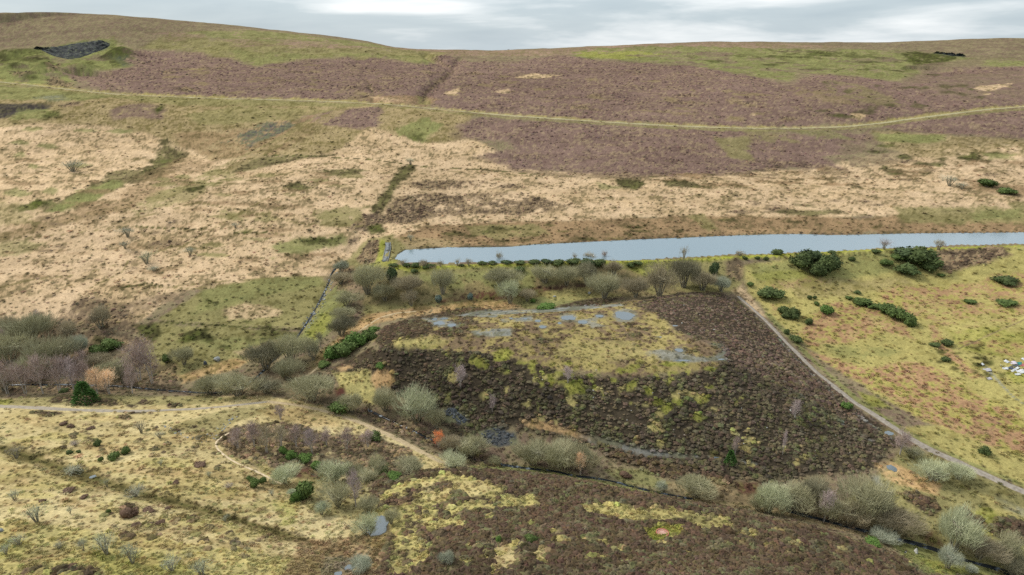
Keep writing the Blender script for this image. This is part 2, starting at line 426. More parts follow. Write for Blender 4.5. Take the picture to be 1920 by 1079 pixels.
def put(s, m, c):
    m = m.astype(np.float32)
    HEA[s] += (CL[c][4] - HEA[s]) * m
    TUF[s] += (CL[c][5] - TUF[s]) * m
    ALB[s] += (cls_col(c, s) - ALB[s]) * m[..., None]
FULL = (slice(0, NR), slice(0, NA))
def edge_amp(s, px):
    return px * GR[s] / F
def A(c, pts, k=1.0, ragged=9, soft=3, holes=0.0, **kw):
    ragged, soft = ragged * 1.3, soft * 1.8
    """cover class c inside an outline, ragged edge, k = strength, holes = broken cover"""
    s, d = poly_sdf(pts, **kw)
    e = edge_amp(s, 1.0)
    d = d + (N_edge[s] * 1.2 + N_mid[s] * 1.0 + N_fine[s] * 0.6) * ragged * e
    m = sstep(-soft, soft, d / e) * k
    if holes:
        m = m * sstep(holes - 0.16, holes + 0.10, 0.5 + 0.55 * N_mid[s] + 0.3 * N_edge[s] + 0.3 * N_fine[s])
    put(s, m, c)
def L(c, pts, w, k=1.0, ragged=0.5, holes=0.0, **kw):
    """cover class c along a line, w pixels wide"""
    s, d = line_dist(pts, 0.03, **kw)
    e = edge_amp(s, 1.0)
    ww = w / 2 * (1 + ragged * (N_mid[s] + N_edge[s] + 0.5 * N_fine[s]))
    m = sstep(0.8, -0.8, d / e - ww) * k
    if holes:
        m = m * sstep(holes - 0.16, holes + 0.10, 0.5 + 0.6 * N_mid[s] + 0.35 * N_fine[s])
    put(s, m, c)
def spots(c, pts, rx, ry, n, seed, **kw):
    """small patches of class c spread through an outline"""
    r_ = random.Random(seed)
    xs, ys = [p[0] for p in pts], [p[1] for p in pts]
    got = 0
    while got < n:
        x, y = r_.uniform(min(xs), max(xs)), r_.uniform(min(ys), max(ys))
        ins = False
        for (x1, y1), (x2, y2) in zip(pts, pts[1:] + pts[:1]):
            if (y1 > y) != (y2 > y) and x < (x2 - x1) * (y - y1) / (y2 - y1) + x1:
                ins = not ins
        if not ins:
            continue
        got += 1
        a, b = rx * r_.uniform(0.4, 1.3), ry * r_.uniform(0.5, 1.2)
        A(c, [(x - a, y), (x - a * .3, y - b), (x + a * .6, y - b * .8), (x + a, y + b * .2), (x + a * .2, y + b)], ragged=5, soft=2, **kw)

# base
put(FULL, np.ones(GX.shape), 'moor')
# -- hilltop
A('pink', [(-60, 20), (400, 46), (720, 84), (740, 95), (600, 84), (300, 62), (0, 60), (-60, 55)], .7)
A('pink', [(740, 90), (1000, 94), (1300, 78), (1600, 78), (1960, 66), (1960, 86), (1700, 88), (1300, 92), (1000, 106), (800, 104)], .85, 5)
A('hfar', [(-40, 32), (150, 34), (340, 48), (352, 62), (230, 60), (20, 44)], .6, 8, 3, .3)
A('green', [(345, 54), (500, 58), (700, 82), (738, 93), (640, 84), (450, 78), (350, 66)], .8, 8, 4, .25)
A('olgreen', [(300, 68), (700, 90), (830, 98), (840, 112), (790, 120), (600, 112), (470, 126), (400, 105), (260, 92)], .8, 10, 4, .25)
A('green', [(430, 95), (560, 100), (720, 100), (835, 112), (780, 118), (700, 108), (560, 112), (500, 122), (450, 124)], .7, 9, 3, .35)
A('pink', [(520, 82), (620, 84), (640, 92), (540, 92)], .8, 6, 3, .2)
A('green', [(-60, 66), (60, 66), (130, 60), (205, 74), (250, 92), (258, 122), (185, 140), (120, 166), (-60, 155)], 1, 12, 4, .1)
spots('moor', [(-20, 80), (240, 100), (200, 135), (100, 160), (-20, 150)], 22, 4, 18, 81, k=.7, holes=.2)
spots('dkgreen', [(-20, 90), (240, 100), (180, 135), (60, 155), (-20, 150)], 16, 4, 14, 82, k=.6, holes=.2)
A('dkgreen', [(-60, 84), (40, 80), (75, 95), (90, 112), (30, 118), (-60, 112)], .55, 8, 4, .3)
A('dkgreen', [(205, 84), (248, 92), (254, 120), (215, 125), (195, 105)], .8, 8, 4, .2)
A('rock', [(208, 106), (240, 104), (250, 124), (228, 126)], .6, 5, 3, .3)
A('rock', [(58, 74), (110, 68), (150, 70), (205, 80), (200, 94), (180, 97), (160, 104), (135, 112), (105, 102), (80, 92)], 1, 4)
A('scrub', [(80, 150), (110, 144), (135, 160), (120, 168), (95, 166)], .9, 5)  # dark faces of the spoil mounds, shade painted as ground cover
A('scrub', [(120, 126), (150, 124), (170, 138), (140, 142)], .6, 5, 3, .3)  # shaded right front of the mound, put into its colour
A('scrub', [(90, 118), (110, 120), (108, 132), (95, 132)], .9, 4)
A('scrub', [(20, 134), (60, 132), (66, 138), (30, 140)], .8, 5)
# -- great heather slope
A('hfar', [(255, 95), (330, 92), (450, 112), (480, 126), (560, 112), (640, 106), (720, 108), (790, 122), (830, 104), (870, 112), (930, 120), (1000, 110), (1070, 104), (1110, 112), (1300, 122), (1420, 130), (1400, 142),
           (1480, 158), (1520, 136), (1600, 143), (1700, 152), (1780, 128), (1960, 122), (1960, 200), (1750, 218), (1620, 234), (1500, 241), (1300, 238), (1100, 226), (900, 211), (760, 198), (600, 190), (400, 184), (250, 178), (170, 166), (108, 136), (180, 132), (250, 128)], 1, 15, 6)
A('green', [(1070, 100), (1130, 90), (1300, 87), (1500, 92), (1650, 94), (1780, 88), (1860, 98), (1960, 100), (1960, 125), (1830, 125), (1760, 128), (1700, 140), (1690, 155), (1600, 142), (1500, 136), (1480, 152), (1430, 146), (1300, 124), (1180, 115), (1090, 108)], .92, 14, 5, .30)
A('bright', [(1080, 98), (1200, 96), (1250, 104), (1160, 112), (1090, 106)], .6, 6, 3, .3)
spots('moor', [(1080, 95), (1900, 92), (1700, 130), (1400, 135)], 30, 3, 34, 83, k=.75, holes=.2)
spots('dkgreen', [(1200, 95), (1900, 100), (1700, 135), (1400, 130)], 22, 2.5, 26, 84, k=.6, holes=.2)
spots('olgreen', [(300, 70), (700, 92), (820, 110), (500, 120), (300, 95)], 34, 3, 24, 85, k=.7, holes=.2)
spots('pink', [(200, 40), (700, 88), (700, 100), (300, 80)], 40, 3, 22, 86, k=.6, holes=.25)
A('dkgreen', [(1440, 92), (1600, 98), (1660, 110), (1560, 108), (1450, 102)], .5, 8, 3, .45)
A('dkgreen', [(1690, 96), (1760, 92), (1800, 110), (1760, 124), (1710, 122)], .85, 6, 3, .2)
A('rock', [(1752, 95), (1785, 94), (1812, 100), (1806, 108), (1770, 104)], .95, 3)
A('hfar', [(1700, 125), (1800, 112), (1860, 108), (1840, 128), (1740, 140)], .6, 8, 3, .25)
A('olgreen', [(1540, 150), (1620, 160), (1700, 200), (1640, 196), (1560, 175)], .5, 9, 4, .45)
A('oltan', [(1470, 160), (1560, 170), (1600, 195), (1510, 190)], .5, 9, 4, .4)
A('moor', [(1660, 150), (1960, 132), (1960, 190), (1760, 186)], .55, 12, 5, .45)
for q in ([(963, 146), (1000, 138), (1052, 142), (1000, 148)], [(828, 176), (860, 166), (858, 180)], [(925, 172), (955, 167), (950, 176)], [(1820, 166), (1850, 160), (1900, 156), (1890, 164), (1850, 172)], [(1830, 174), (1870, 176), (1850, 180)], [(1400, 214), (1420, 212), (1418, 220)], [(1600, 214), (1618, 216), (1612, 226), (1602, 222)]):
    A('tan', q, 1, 5, 2)
A('brown', [(690, 182), (760, 178), (830, 186), (800, 200), (700, 196)], .8, 8, 3, .2)
A('tan', [(690, 178), (730, 184), (770, 190), (720, 194)], .7, 7, 3, .35)
A('olgreen', [(780, 180), (810, 186), (806, 198), (780, 196)], .8, 6, 3, .2)
L('scrub', [(810, 110), (840, 124), (850, 134), (824, 152), (800, 172), (792, 192)], 5, .7)
L('scrub', [(686, 146), (700, 176)], 2.5, .8)
A('green', [(790, 112), (815, 118), (800, 122)], .9, 4)
spots('oltan', [(300, 110), (760, 130), (1400, 150), (1500, 230), (900, 205), (300, 170)], 16, 3, 46, 4, k=.5, holes=.25)
spots('scrub', [(300, 110), (760, 130), (1400, 150), (1560, 230), (900, 205), (300, 170)], 26, 2.5, 40, 5, k=.6, holes=.2)
spots('dkgreen', [(1400, 140), (1900, 140), (1900, 195), (1560, 225)], 18, 4, 20, 6, k=.6, holes=.25)
# -- between the track and the fields
A('oltan', [(-60, 158), (110, 168), (420, 188), (760, 200), (880, 214), (880, 262), (760, 300), (480, 292), (300, 345), (-60, 240)], 1, 8)
A('green', [(-60, 158), (100, 168), (220, 178), (150, 190), (-60, 186)], .8, 8, 3, .2)
A('olgreen', [(200, 178), (500, 188), (700, 197), (640, 202), (300, 196)], .8, 8, 3, .15)
A('gravel', [(62, 184), (110, 180), (130, 187), (90, 190)], .5, 5, 3, .4)
A('peat', [(-40, 196), (60, 194), (98, 198), (90, 206), (40, 214), (10, 222), (-40, 222)], 1, 4)
A('scrub', [(110, 196), (150, 190), (150, 198), (115, 202)], 1, 4)
A('green', [(30, 206), (90, 204), (115, 216), (60, 225), (20, 226)], .8, 7, 3, .2)
A('dkgreen', [(80, 210), (110, 206), (115, 220), (85, 224)], .7, 6)
A('hfar', [(195, 208), (240, 196), (290, 194), (312, 206), (300, 222), (250, 220), (215, 226)], .9, 8, 3, .25)
A('hfar', [(540, 224), (555, 214), (640, 205), (710, 200), (720, 230), (700, 242), (620, 236)], 1, 8, 3, .12)
A('dkgreen', [(285, 205), (305, 195), (310, 200), (295, 216)], 1, 4)
A('brown', [(330, 250), (470, 240), (560, 205), (620, 205), (540, 285), (420, 320), (330, 300)], .7, 12, 5, .25)
A('olgreen', [(350, 215), (440, 200), (640, 205), (560, 225), (470, 232), (380, 235)], .7, 10, 4, .25)
A('shale', [(405, 268), (440, 255), (470, 240), (500, 228), (540, 226), (548, 236), (520, 254), (480, 268), (462, 285), (455, 272)], .95, 5, 1.5, .46)
A('green', [(720, 292), (735, 262), (755, 235), (800, 222), (822, 235), (812, 254), (785, 276), (760, 290), (740, 294)], .9, 8, 3, .15)
A('dkgreen', [(740, 268), (775, 252), (800, 250), (790, 265), (750, 280)], .7, 7, 3, .25)
A('scrub', [(840, 250), (900, 240), (900, 262), (855, 265)], .6, 8, 3, .3)
H2 = [(865, 236), (900, 222), (1000, 225), (1150, 236), (1350, 246), (1500, 248), (1620, 250), (1640, 282), (1560, 300), (1600, 322), (1480, 314), (1400, 322), (1280, 330), (1200, 332), (1100, 327), (960, 316), (900, 292), (955, 280), (952, 265), (870, 258)]
# -- tan moor
A('tan', [(-60, 240), (60, 232), (200, 235), (310, 262), (400, 300), (480, 292), (620, 290), (700, 240), (800, 270), (880, 260), (1000, 318), (1250, 330), (1500, 318), (1700, 280), (1960, 262), (1960, 405), (1600, 408), (1200, 410), (900, 425), (760, 440), (700, 470), (640, 500), (610, 520), (350, 545), (250, 610), (-60, 600)], 1, 10)
A('hfar', H2, 1, 15, 6)
for q in ([(1130, 252), (1340, 252), (1345, 258), (1130, 257)], [(930, 300), (1000, 280), (1010, 286), (960, 305)]):
    A('scrub', q, .4, 5, 3, .4)
A('olgreen', [(1340, 262), (1400, 256), (1412, 300), (1370, 300)], .75, 7, 4, .2)
A('olgreen', [(1390, 244), (1470, 245), (1500, 268), (1440, 268)], .6, 7, 3, .4)
A('green', [(1480, 244), (1560, 246), (1600, 262), (1520, 262)], .6, 7, 3, .4)
A('moor', [(1560, 270), (1680, 262), (1700, 300), (1600, 318)], .7, 10, 4, .3)
A('oltan', [(1640, 246), (1920, 262), (1960, 290), (1760, 300), (1660, 280)], .8, 9, 4, .2)
A('hfar', [(1650, 236), (1720, 225), (1960, 203), (1960, 262), (1850, 256), (1760, 250), (1690, 246)], 1, 6)
A('green', [(1640, 250), (1770, 254), (1775, 262), (1740, 270), (1650, 265)], .9, 5, 3, .1)
A('scrub', [(1400, 300), (1500, 305), (1620, 325), (1520, 330)], .5, 9, 4, .4)
spots('dkgreen', [(1620, 270), (1900, 280), (1900, 320), (1650, 330)], 20, 5, 16, 8, k=.8, holes=.15)
A('dkgreen', [(1790, 290), (1830, 285), (1848, 300), (1820, 306)], .9, 5)
A('green', [(1840, 288), (1905, 288), (1900, 300), (1850, 300)], .8, 5)
spots('brown', [(1240, 330), (1900, 300), (1900, 345), (1260, 350)], 40, 3.5, 26, 9, k=.9, holes=.15)
spots('scrub', [(1240, 322), (1700, 300), (1900, 330), (1400, 350)], 26, 3, 16, 19, k=.8, holes=.2)
A('dkgreen', [(1155, 338), (1190, 334), (1212, 345), (1190, 356), (1165, 350)], .9, 6)
A('dkgreen', [(1240, 338), (1300, 342), (1330, 354), (1280, 352), (1250, 348)], .8, 6)
A('green', [(1120, 342), (1160, 352), (1130, 356)], .6, 6)
L('dkgreen', [(478, 292), (560, 292), (640, 296), (700, 300), (742, 306), (790, 313), (860, 316), (920, 320), (1000, 327), (1100, 332), (1180, 334), (1250, 331)], 4.5, .95, .8)
A('scrub', [(940, 318), (1100, 326), (1260, 326), (1200, 336), (1050, 334)], .6, 6, 3, .25)
L('scrub', [(1570, 333), (1640, 336), (1720, 340), (1770, 342)], 3, .8, .8)
L('brown', [(1200, 330), (1400, 336), (1560, 330)], 4, .7, .8, .1)
A('dkgreen', [(430, 312), (470, 296), (560, 290), (620, 292), (540, 304), (470, 320), (420, 325)], .75, 8, 4, .15)
A('dkgreen', [(600, 318), (660, 316), (690, 320), (650, 330), (610, 330)], .8, 7, 3, .15)
A('dkgreen', [(765, 304), (782, 310), (745, 345), (732, 375), (712, 405), (690, 400), (712, 372), (735, 340)], .85, 7, 3, .12)
A('scrub', [(690, 400), (712, 395), (718, 432), (690, 438), (655, 430), (660, 415)], .95, 7, 3, .1)
A('dkgreen', [(686, 425), (716, 420), (722, 436), (690, 440)], .9, 5)
A('scrub', [(640, 470), (672, 455), (676, 442), (650, 448), (655, 462)], .9, 6, 3, .15)
A('scrub', [(768, 344), (850, 337), (960, 345), (988, 352), (860, 357), (785, 354)], .95, 8, 3, .36)
A('scrub', [(716, 418), (730, 385), (762, 366), (850, 362), (980, 362), (1040, 378), (1085, 388), (1000, 402), (880, 402), (800, 412), (760, 420)], .95, 9, 3, .36)
A('brown', [(770, 462), (735, 445), (800, 425), (900, 418), (1100, 412), (1300, 405), (1600, 408), (1960, 398), (1960, 440), (1600, 440), (1300, 448), (1000, 462), (850, 466)], 1, 8)
A('olgreen', [(880, 425), (1000, 420), (1040, 440), (940, 448), (890, 440)], .7, 8, 3, .3)
A('oltan', [(740, 445), (800, 446), (860, 455), (850, 468), (760, 470)], .7, 6, 3, .2)
spots('dkgreen', [(800, 430), (1300, 412), (1900, 408), (1900, 432), (1300, 442), (900, 458)], 18, 2.5, 26, 12, k=.7, holes=.2)
A('olgreen', [(1290, 405), (1320, 402), (1345, 430), (1330, 434)], .7, 5)
spots('scrub', [(1300, 380), (1700, 372), (1900, 395), (1300, 402)], 24, 3, 14, 13, k=.8, holes=.3)
A('dkgreen', [(1480, 380), (1520, 384), (1530, 390), (1490, 386)], .8, 5)
A('dkgreen', [(1440, 398), (1570, 392), (1590, 400), (1520, 404)], .75, 6, 3, .2)
A('olgreen', [(1680, 392), (1800, 384), (1960, 380), (1960, 415), (1820, 420), (1700, 416)], .8, 10, 4, .2)
A('green', [(1820, 395), (1920, 388), (1920, 408), (1830, 412)], .7, 8, 3, .25)
A('brown', [(1780, 330), (1960, 355), (1960, 375), (1800, 352)], .8, 7, 3, .2)
L('oltan', [(640, 206), (560, 250), (480, 292), (400, 332), (300, 372), (180, 402), (60, 432), (-20, 446)], 26, .75, .5, .12)
L('olgreen', [(600, 215), (520, 262), (430, 306), (340, 348), (260, 384)], 12, .5, .8, .2)
L('oltan', UPPER, 15, .9, .6)
L('olgreen', [(x, y + 4) for x, y in UPPER], 8, .8, .9, .12)
L('strawg', [(x, y - 2) for x, y in UPPER], 5, .55, .9, .15)
for ln in ([(380, 120), (520, 128), (660, 132), (780, 142)], [(300, 140), (480, 150), (640, 152), (760, 160)], [(880, 126), (1040, 128), (1220, 134), (1380, 148)], [(860, 150), (1100, 158), (1300, 166), (1480, 182)],
           [(900, 176), (1150, 186), (1350, 194), (1560, 206)], [(960, 196), (1200, 208), (1400, 220)], [(420, 164), (600, 168), (690, 172)]):
    L('oltan', ln, 2.6, .45, .9, .25)
    L('scrub', [(x, y + 3) for x, y in ln], 3.0, .55, .9, .2)
for ln in ([(1000, 232), (1150, 244), (1330, 252), (1480, 256)], [(960, 262), (1200, 276), (1480, 284)], [(1000, 290), (1240, 302), (1420, 306)]):
    L('scrub', ln, 2.4, .5, .9, .25)
# left moor details
spots('green', [(0, 245), (300, 225), (320, 330), (0, 420)], 20, 6, 15, 14, k=.7, holes=.15)
A('dkgreen', [(270, 322), (285, 290), (308, 260), (345, 285), (335, 305), (300, 325)], .8, 8, 3, .15)
A('dkgreen', [(185, 338), (210, 320), (250, 318), (310, 322), (340, 318), (300, 340), (240, 345), (160, 385), (85, 400), (80, 392), (150, 360)], .7, 8, 3, .12)
A('green', [(90, 396), (150, 362), (210, 338), (235, 345), (180, 376), (110, 400)], .9, 7)
A('brown', [(330, 300), (420, 300), (330, 345), (220, 400), (60, 440), (0, 450), (0, 420), (180, 390)], .6, 12, 5, .25)
A('olgreen', [(240, 395), (300, 360), (400, 320), (450, 325), (330, 385), (250, 410)], .65, 10, 4, .2)
A('dkgreen', [(345, 355), (385, 345), (395, 350), (360, 362)], .9, 5)
A('dkgreen', [(530, 350), (560, 340), (595, 352), (560, 362)], .85, 6)
A('green', [(-40, 465), (40, 448), (90, 455), (40, 480), (-40, 488)], .5, 9, 4, .25)
spots('brown', [(0, 300), (600, 320), (680, 420), (600, 500), (100, 560), (0, 520)], 36, 4, 62, 15, k=.75, holes=.15)
spots('olgreen', [(300, 330), (680, 310), (690, 460), (400, 500)], 30, 5, 30, 16, k=.7, holes=.2)
spots('scrub', [(60, 400), (300, 380), (420, 450), (200, 520), (40, 460)], 18, 5, 22, 17, k=.7, holes=.3)
A('dkgreen', [(28, 392), (70, 374), (90, 378), (72, 392), (40, 400)], 1, 5)
A('olgreen', [(-40, 378), (60, 385), (70, 420), (-40, 432)], .5, 10, 4, .3)
A('green', [(505, 460), (560, 448), (640, 440), (650, 458), (590, 472), (520, 475)], .85, 8, 3, .15)
A('dkgreen', [(560, 450), (600, 446), (640, 445), (630, 456), (580, 458)], .8, 6)
A('olgreen', [(590, 400), (650, 385), (690, 390), (660, 425), (600, 425)], .8, 9, 3, .15)
for ln in ([(390, 352), (430, 345), (520, 330), (640, 302)], [(255, 410), (370, 380), (480, 400), (560, 420), (690, 425)], [(330, 470), (380, 440), (450, 400), (540, 350)], [(0, 540), (60, 525), (150, 515), (240, 490), (330, 462), (420, 470)],
           [(170, 540), (230, 510), (240, 490)], [(0, 450), (120, 440), (240, 425), (380, 432), (395, 420)], [(300, 540), (420, 528), (560, 518), (620, 520)], [(240, 535), (360, 542), (500, 526)]):
    L('wet', ln, 4, .85, .9, .12)
for ln in ([(225, 540), (280, 532), (300, 536)], [(255, 424), (300, 428), (378, 431)], [(440, 437), (500, 436)]):
    L('dkgreen', ln, 4, 1, .8)
for ln in ([(480, 293), (420, 322), (370, 340)], [(620, 330), (560, 372), (500, 400)], [(800, 320), (900, 324), (1000, 332)], [(1300, 352), (1500, 348), (1700, 358), (1900, 372)], [(1100, 372), (1300, 368), (1500, 378)], [(1500, 362), (1540, 380)], [(60, 300), (160, 296), (280, 300)],
           [(0, 330), (80, 322), (180, 330)], [(640, 440), (560, 444), (500, 437), (440, 440)], [(690, 330), (650, 340), (600, 338)]):
    L('wet', ln, 3.2, .7, .9, .15)
# -- dam corner
A('olgreen', [(640, 500), (680, 452), (735, 440), (765, 470), (735, 500), (700, 510)], .9, 6)
A('scrub', [(668, 486), (690, 452), (712, 450), (708, 480), (700, 494), (676, 494)], .95, 2, 2, .06)
A('bright', [(713, 450), (722, 450), (720, 470), (716, 492), (703, 492), (709, 478)], 1, 2, 2)
A('bright', [(695, 494), (740, 490), (735, 500), (695, 503)], .8, 3)
# -- lower left fields
A('olgreen', [(300, 598), (360, 556), (420, 532), (480, 524), (600, 520), (626, 534), (606, 580), (576, 618), (420, 612), (330, 606)], 1, 8)
A('green', [(380, 545), (480, 526), (600, 522), (610, 535), (480, 560), (360, 590)], .6, 9, 4, .25)
A('tan', [(420, 582), (460, 568), (530, 582), (524, 596), (430, 600)], .8, 7, 3, .2)
A('olgreen', [(290, 606), (420, 614), (572, 626), (560, 660), (470, 680), (400, 705), (320, 715), (250, 690), (275, 645)], 1, 8)
A('green', [(350, 640), (560, 630), (540, 660), (440, 660)], .55, 9, 4, .25)
spots('dkgreen', [(330, 560), (600, 530), (560, 650), (330, 680)], 11, 4, 16, 18, k=.85, holes=.1)
A('orange', [(335, 705), (380, 690), (440, 672), (470, 676), (450, 690), (380, 712), (340, 720)], .8, 6, 3, .2)
A('tan', [(440, 660), (520, 640), (540, 650), (470, 680)], .6, 8, 3, .3)
A('scrub', [(30, 605), (80, 580), (160, 556), (235, 580), (290, 640), (230, 665), (200, 640), (100, 632)], .85, 10, 3, .3)
A('scrub', [(40, 560), (130, 545), (165, 570), (80, 590)], .5, 9, 3, .4)
A('scrub', [(230, 575), (300, 552), (360, 545), (340, 560), (270, 585)], .7, 7, 3, .38)
A('dkgreen', [(330, 640), (350, 622), (388, 615), (384, 634), (345, 644)], .9, 5)
A('dkgreen', [(248, 610), (295, 606), (302, 628), (285, 642), (258, 632)], .85, 5)
A('scrub', [(225, 620), (250, 612), (280, 640), (240, 645)], .7, 6, 3, .3)
A('dkgreen', [(170, 660), (178, 630), (228, 640), (210, 665), (180, 672)], .9, 6)
A('dkgreen', [(455, 645), (490, 612), (540, 618), (550, 628), (500, 638)], .5, 6, 3, .35)
L('dkgreen', [(300, 604), (380, 609), (460, 614), (520, 617), (572, 619)], 4, .9, .6)
A('scrub', [(-60, 650), (60, 610), (180, 650), (330, 690), (340, 730), (200, 738), (-60, 738)], .75, 8, 4, .15)
# -- stream glen and track up
A('green', [(560, 640), (585, 596), (618, 545), (640, 520), (660, 560), (640, 600), (600, 640), (585, 655)], .95, 7)
A('bright', [(575, 625), (602, 590), (625, 575), (618, 610), (590, 640)], .7, 6)
A('oltan', [(560, 700), (600, 660), (660, 610), (720, 588), (700, 605), (640, 660), (600, 694)], .9, 5)
A('orange', [(592, 680), (640, 630), (700, 598), (705, 604), (650, 640), (604, 686)], .8, 4, 2, .15)
A('scrub', [(625, 520), (660, 500), (680, 520), (650, 548), (628, 545)], .8, 6)
A('scrub', [(440, 700), (560, 690), (640, 705), (640, 760), (540, 755), (420, 745)], .7, 7)
L('peat', [(745, 477), (760, 468), (840, 463), (960, 462), (1060, 455), (1200, 448), (1350, 442), (1500, 438), (1620, 439), (1920, 435)], 2.4, .8, .6, .1)  # dark far shoreline and its reflection, painted into the bank colour
# -- embankment below the reservoir
A('olgreen', [(690, 506), (760, 500), (1000, 492), (1250, 487), (1370, 480), (1400, 520), (1380, 548), (1200, 556), (1000, 562), (900, 575), (760, 580), (680, 590)], 1, 5)
A('green', [(760, 515), (1000, 500), (1260, 495), (1290, 520), (1000, 545), (830, 560)], .7, 9, 4, .2)
A('bright', [(740, 500), (760, 499), (900, 496), (1100, 491), (1250, 487), (1370, 480), (1500, 475), (1660, 467), (1660, 471), (1500, 481), (1370, 487), (1250, 493), (1000, 500), (880, 504), (760, 509)], 1, 2, 2)
L('moss', [(738, 504), (800, 501), (900, 497.5), (1000, 495), (1100, 492.5), (1250, 489), (1370, 483), (1500, 478), (1660, 469), (1800, 465), (1920, 462)], 7, .95, .35)
A('bright', [(1180, 500), (1260, 498), (1250, 520), (1190, 518)], .85, 6)
A('brown', [(860, 520), (900, 525), (960, 560), (880, 560)], .5, 8, 3, .3)
A('red', [(790, 575), (830, 560), (900, 545), (960, 550), (1010, 536), (1090, 532), (1120, 540), (1060, 548), (960, 560), (860, 566)], .9, 7, 3, .28)
A('scrub', [(1000, 505), (1130, 500), (1250, 520), (1300, 550), (1180, 558), (1100, 545), (1010, 540)], .6, 8, 4, .2)
A('scrub', [(660, 540), (760, 520), (900, 545), (880, 562), (760, 572), (680, 570)], .45, 8, 4, .2)
A('orange', [(650, 622), (690, 592), (760, 578), (880, 568), (980, 566), (1000, 575), (900, 584), (780, 594), (710, 606)], .8, 6, 3, .3)
A('green', [(960, 566), (1060, 556), (1110, 556), (1060, 572), (990, 580)], .8, 6)
A('strawg', [(1020, 548), (1100, 540), (1110, 558), (1040, 566)], .6, 6, 3, .2)
A('tan', [(1370, 545), (1392, 535), (1420, 570), (1440, 600), (1425, 600), (1390, 565)], .75, 4)
A('scrub', [(1355, 490), (1385, 480), (1400, 505), (1390, 530), (1362, 520)], .9, 5)
# -- mound
A('plateau', [(690, 640), (780, 600), (860, 592), (1000, 580), (1150, 570), (1250, 556), (1300, 580), (1260, 610), (1300, 640), (1350, 650), (1345, 690), (1200, 705), (1050, 695), (900, 670), (760, 655)], 1, 7)
HEATH_M = [(690, 668), (720, 655), (760, 652), (880, 660), (960, 672), (1060, 700), (1180, 712), (1300, 700), (1352, 690), (1365, 660), (1330, 636), (1268, 622), (1232, 592), (1190, 572), (1240, 556), (1290, 547), (1345, 549), (1384, 560), (1440, 612), (1500, 672), (1560, 728), (1620, 778), (1688, 828), (1660, 860),
           (1640, 882), (1580, 890), (1450, 900), (1350, 896), (1200, 872), (1120, 842), (1030, 818), (960, 800), (890, 830), (830, 800), (770, 745), (735, 728), (722, 700)]
A('heathd', HEATH_M, 1, 6)
A('heathr', [(1185, 572), (1240, 556), (1290, 547), (1345, 549), (1384, 560), (1440, 612), (1500, 672), (1560, 728), (1620, 778), (1660, 815), (1560, 770), (1470, 720), (1390, 690), (1360, 670), (1335, 640), (1268, 622), (1232, 592)], 1, 10, 8)
A('heath', [(700, 640), (720, 612), (760, 600), (812, 602), (816, 618), (790, 632), (760, 642), (712, 652)], .95, 6, 3, .08)
A('heath', [(610, 694), (640, 680), (700, 650), (740, 690), (740, 715), (690, 700), (640, 702)], .8, 6, 3, .15)
A('heath', [(800, 622), (850, 612), (868, 622), (840, 632)], .9, 6, 3, .15)
A('heath', [(830, 604), (880, 594), (905, 604), (860, 614)], .85, 6, 3, .2)
A('heath', [(760, 596), (880, 578), (925, 580), (900, 590), (800, 600)], .8, 6, 3, .25)
A('heath', [(1050, 572), (1120, 560), (1160, 560), (1130, 574), (1060, 580)], .9, 5, 3, .1)
spots('heath', [(880, 625), (1240, 600), (1330, 650), (1200, 690), (940, 665)], 16, 4, 44, 31, k=.8, holes=.1)
spots('bright', [(760, 645), (900, 650), (1060, 675), (1330, 680), (1340, 700), (1000, 720)], 14, 4, 30, 32, k=.75, holes=.2)
spots('bright', [(980, 680), (1300, 690), (1420, 720), (1340, 800), (1100, 740), (990, 720)], 7, 6, 40, 33, k=.8, holes=.25)
spots('strawg', [(800, 690), (1000, 700), (1300, 720), (1600, 860), (1400, 880), (1000, 790)], 7, 5, 40, 34, k=.7, holes=.15)
A('bright', [(925, 662), (950, 660), (955, 676), (930, 678)], .95, 4)
A('bright', [(1056, 722), (1086, 716), (1096, 735), (1070, 740)], .95, 4)
A('strawg', [(740, 642), (800, 634), (840, 640), (800, 650), (750, 652)], .9, 5)
A('gravel', [(852, 593), (900, 583), (980, 582), (1080, 575), (1165, 570), (1170, 574), (1080, 582), (1000, 588), (940, 590), (930, 596), (880, 594)], 1, 4, 2, .32)
A('gravel', [(930, 600), (1000, 592), (1000, 603), (940, 606)], .95, 4, 2, .32)
A('gravel', [(880, 622), (915, 616), (960, 616), (958, 630), (920, 632), (890, 628)], .95, 4, 2, .32)
A('gravel', [(1090, 600), (1125, 592), (1120, 606), (1140, 612), (1110, 616)], .7, 4, 2, .12)
A('gravel', [(790, 596), (850, 603), (860, 616), (815, 612)], .7, 4, 2, .15)
A('gravel', [(1205, 660), (1240, 655), (1300, 668), (1330, 672), (1345, 668), (1355, 656), (1330, 645), (1345, 648), (1362, 662), (1348, 676), (1280, 680), (1220, 674)], .8, 3, 2, .34)
A('strawg', [(1060, 640), (1180, 640), (1220, 665), (1150, 680), (1040, 668)], .5, 9, 4, .25)
L('olgreen', [(1350, 555), (1270, 556), (1180, 574)], 4, .9)
L('gravel', [(1352, 645), (1362, 658), (1345, 672), (1320, 678)], 5, .7)
L('gravel', [(1390, 566), (1440, 614), (1500, 682), (1560, 738), (1620, 788), (1672, 824)], 3, .6, .9, .15)
L('gravel', [(1480, 730), (1560, 784), (1640, 830)], 3, .5, .9, .2)
A('orange', [(692, 712), (712, 690), (735, 704), (733, 722), (705, 726)], .95, 4, 3, .08)
A('orange', [(630, 690), (655, 684), (660, 690), (640, 696)], .9, 4)
A('strawg', [(625, 700), (690, 700), (700, 735), (720, 745), (700, 760), (650, 740)], .9, 6, 3, .15)
A('red', [(628, 728), (645, 724), (648, 738), (632, 742)], 1, 3)
A('shale', [(828, 770), (850, 764), (880, 790), (865, 798), (840, 790)], .95, 4, 2, .2)
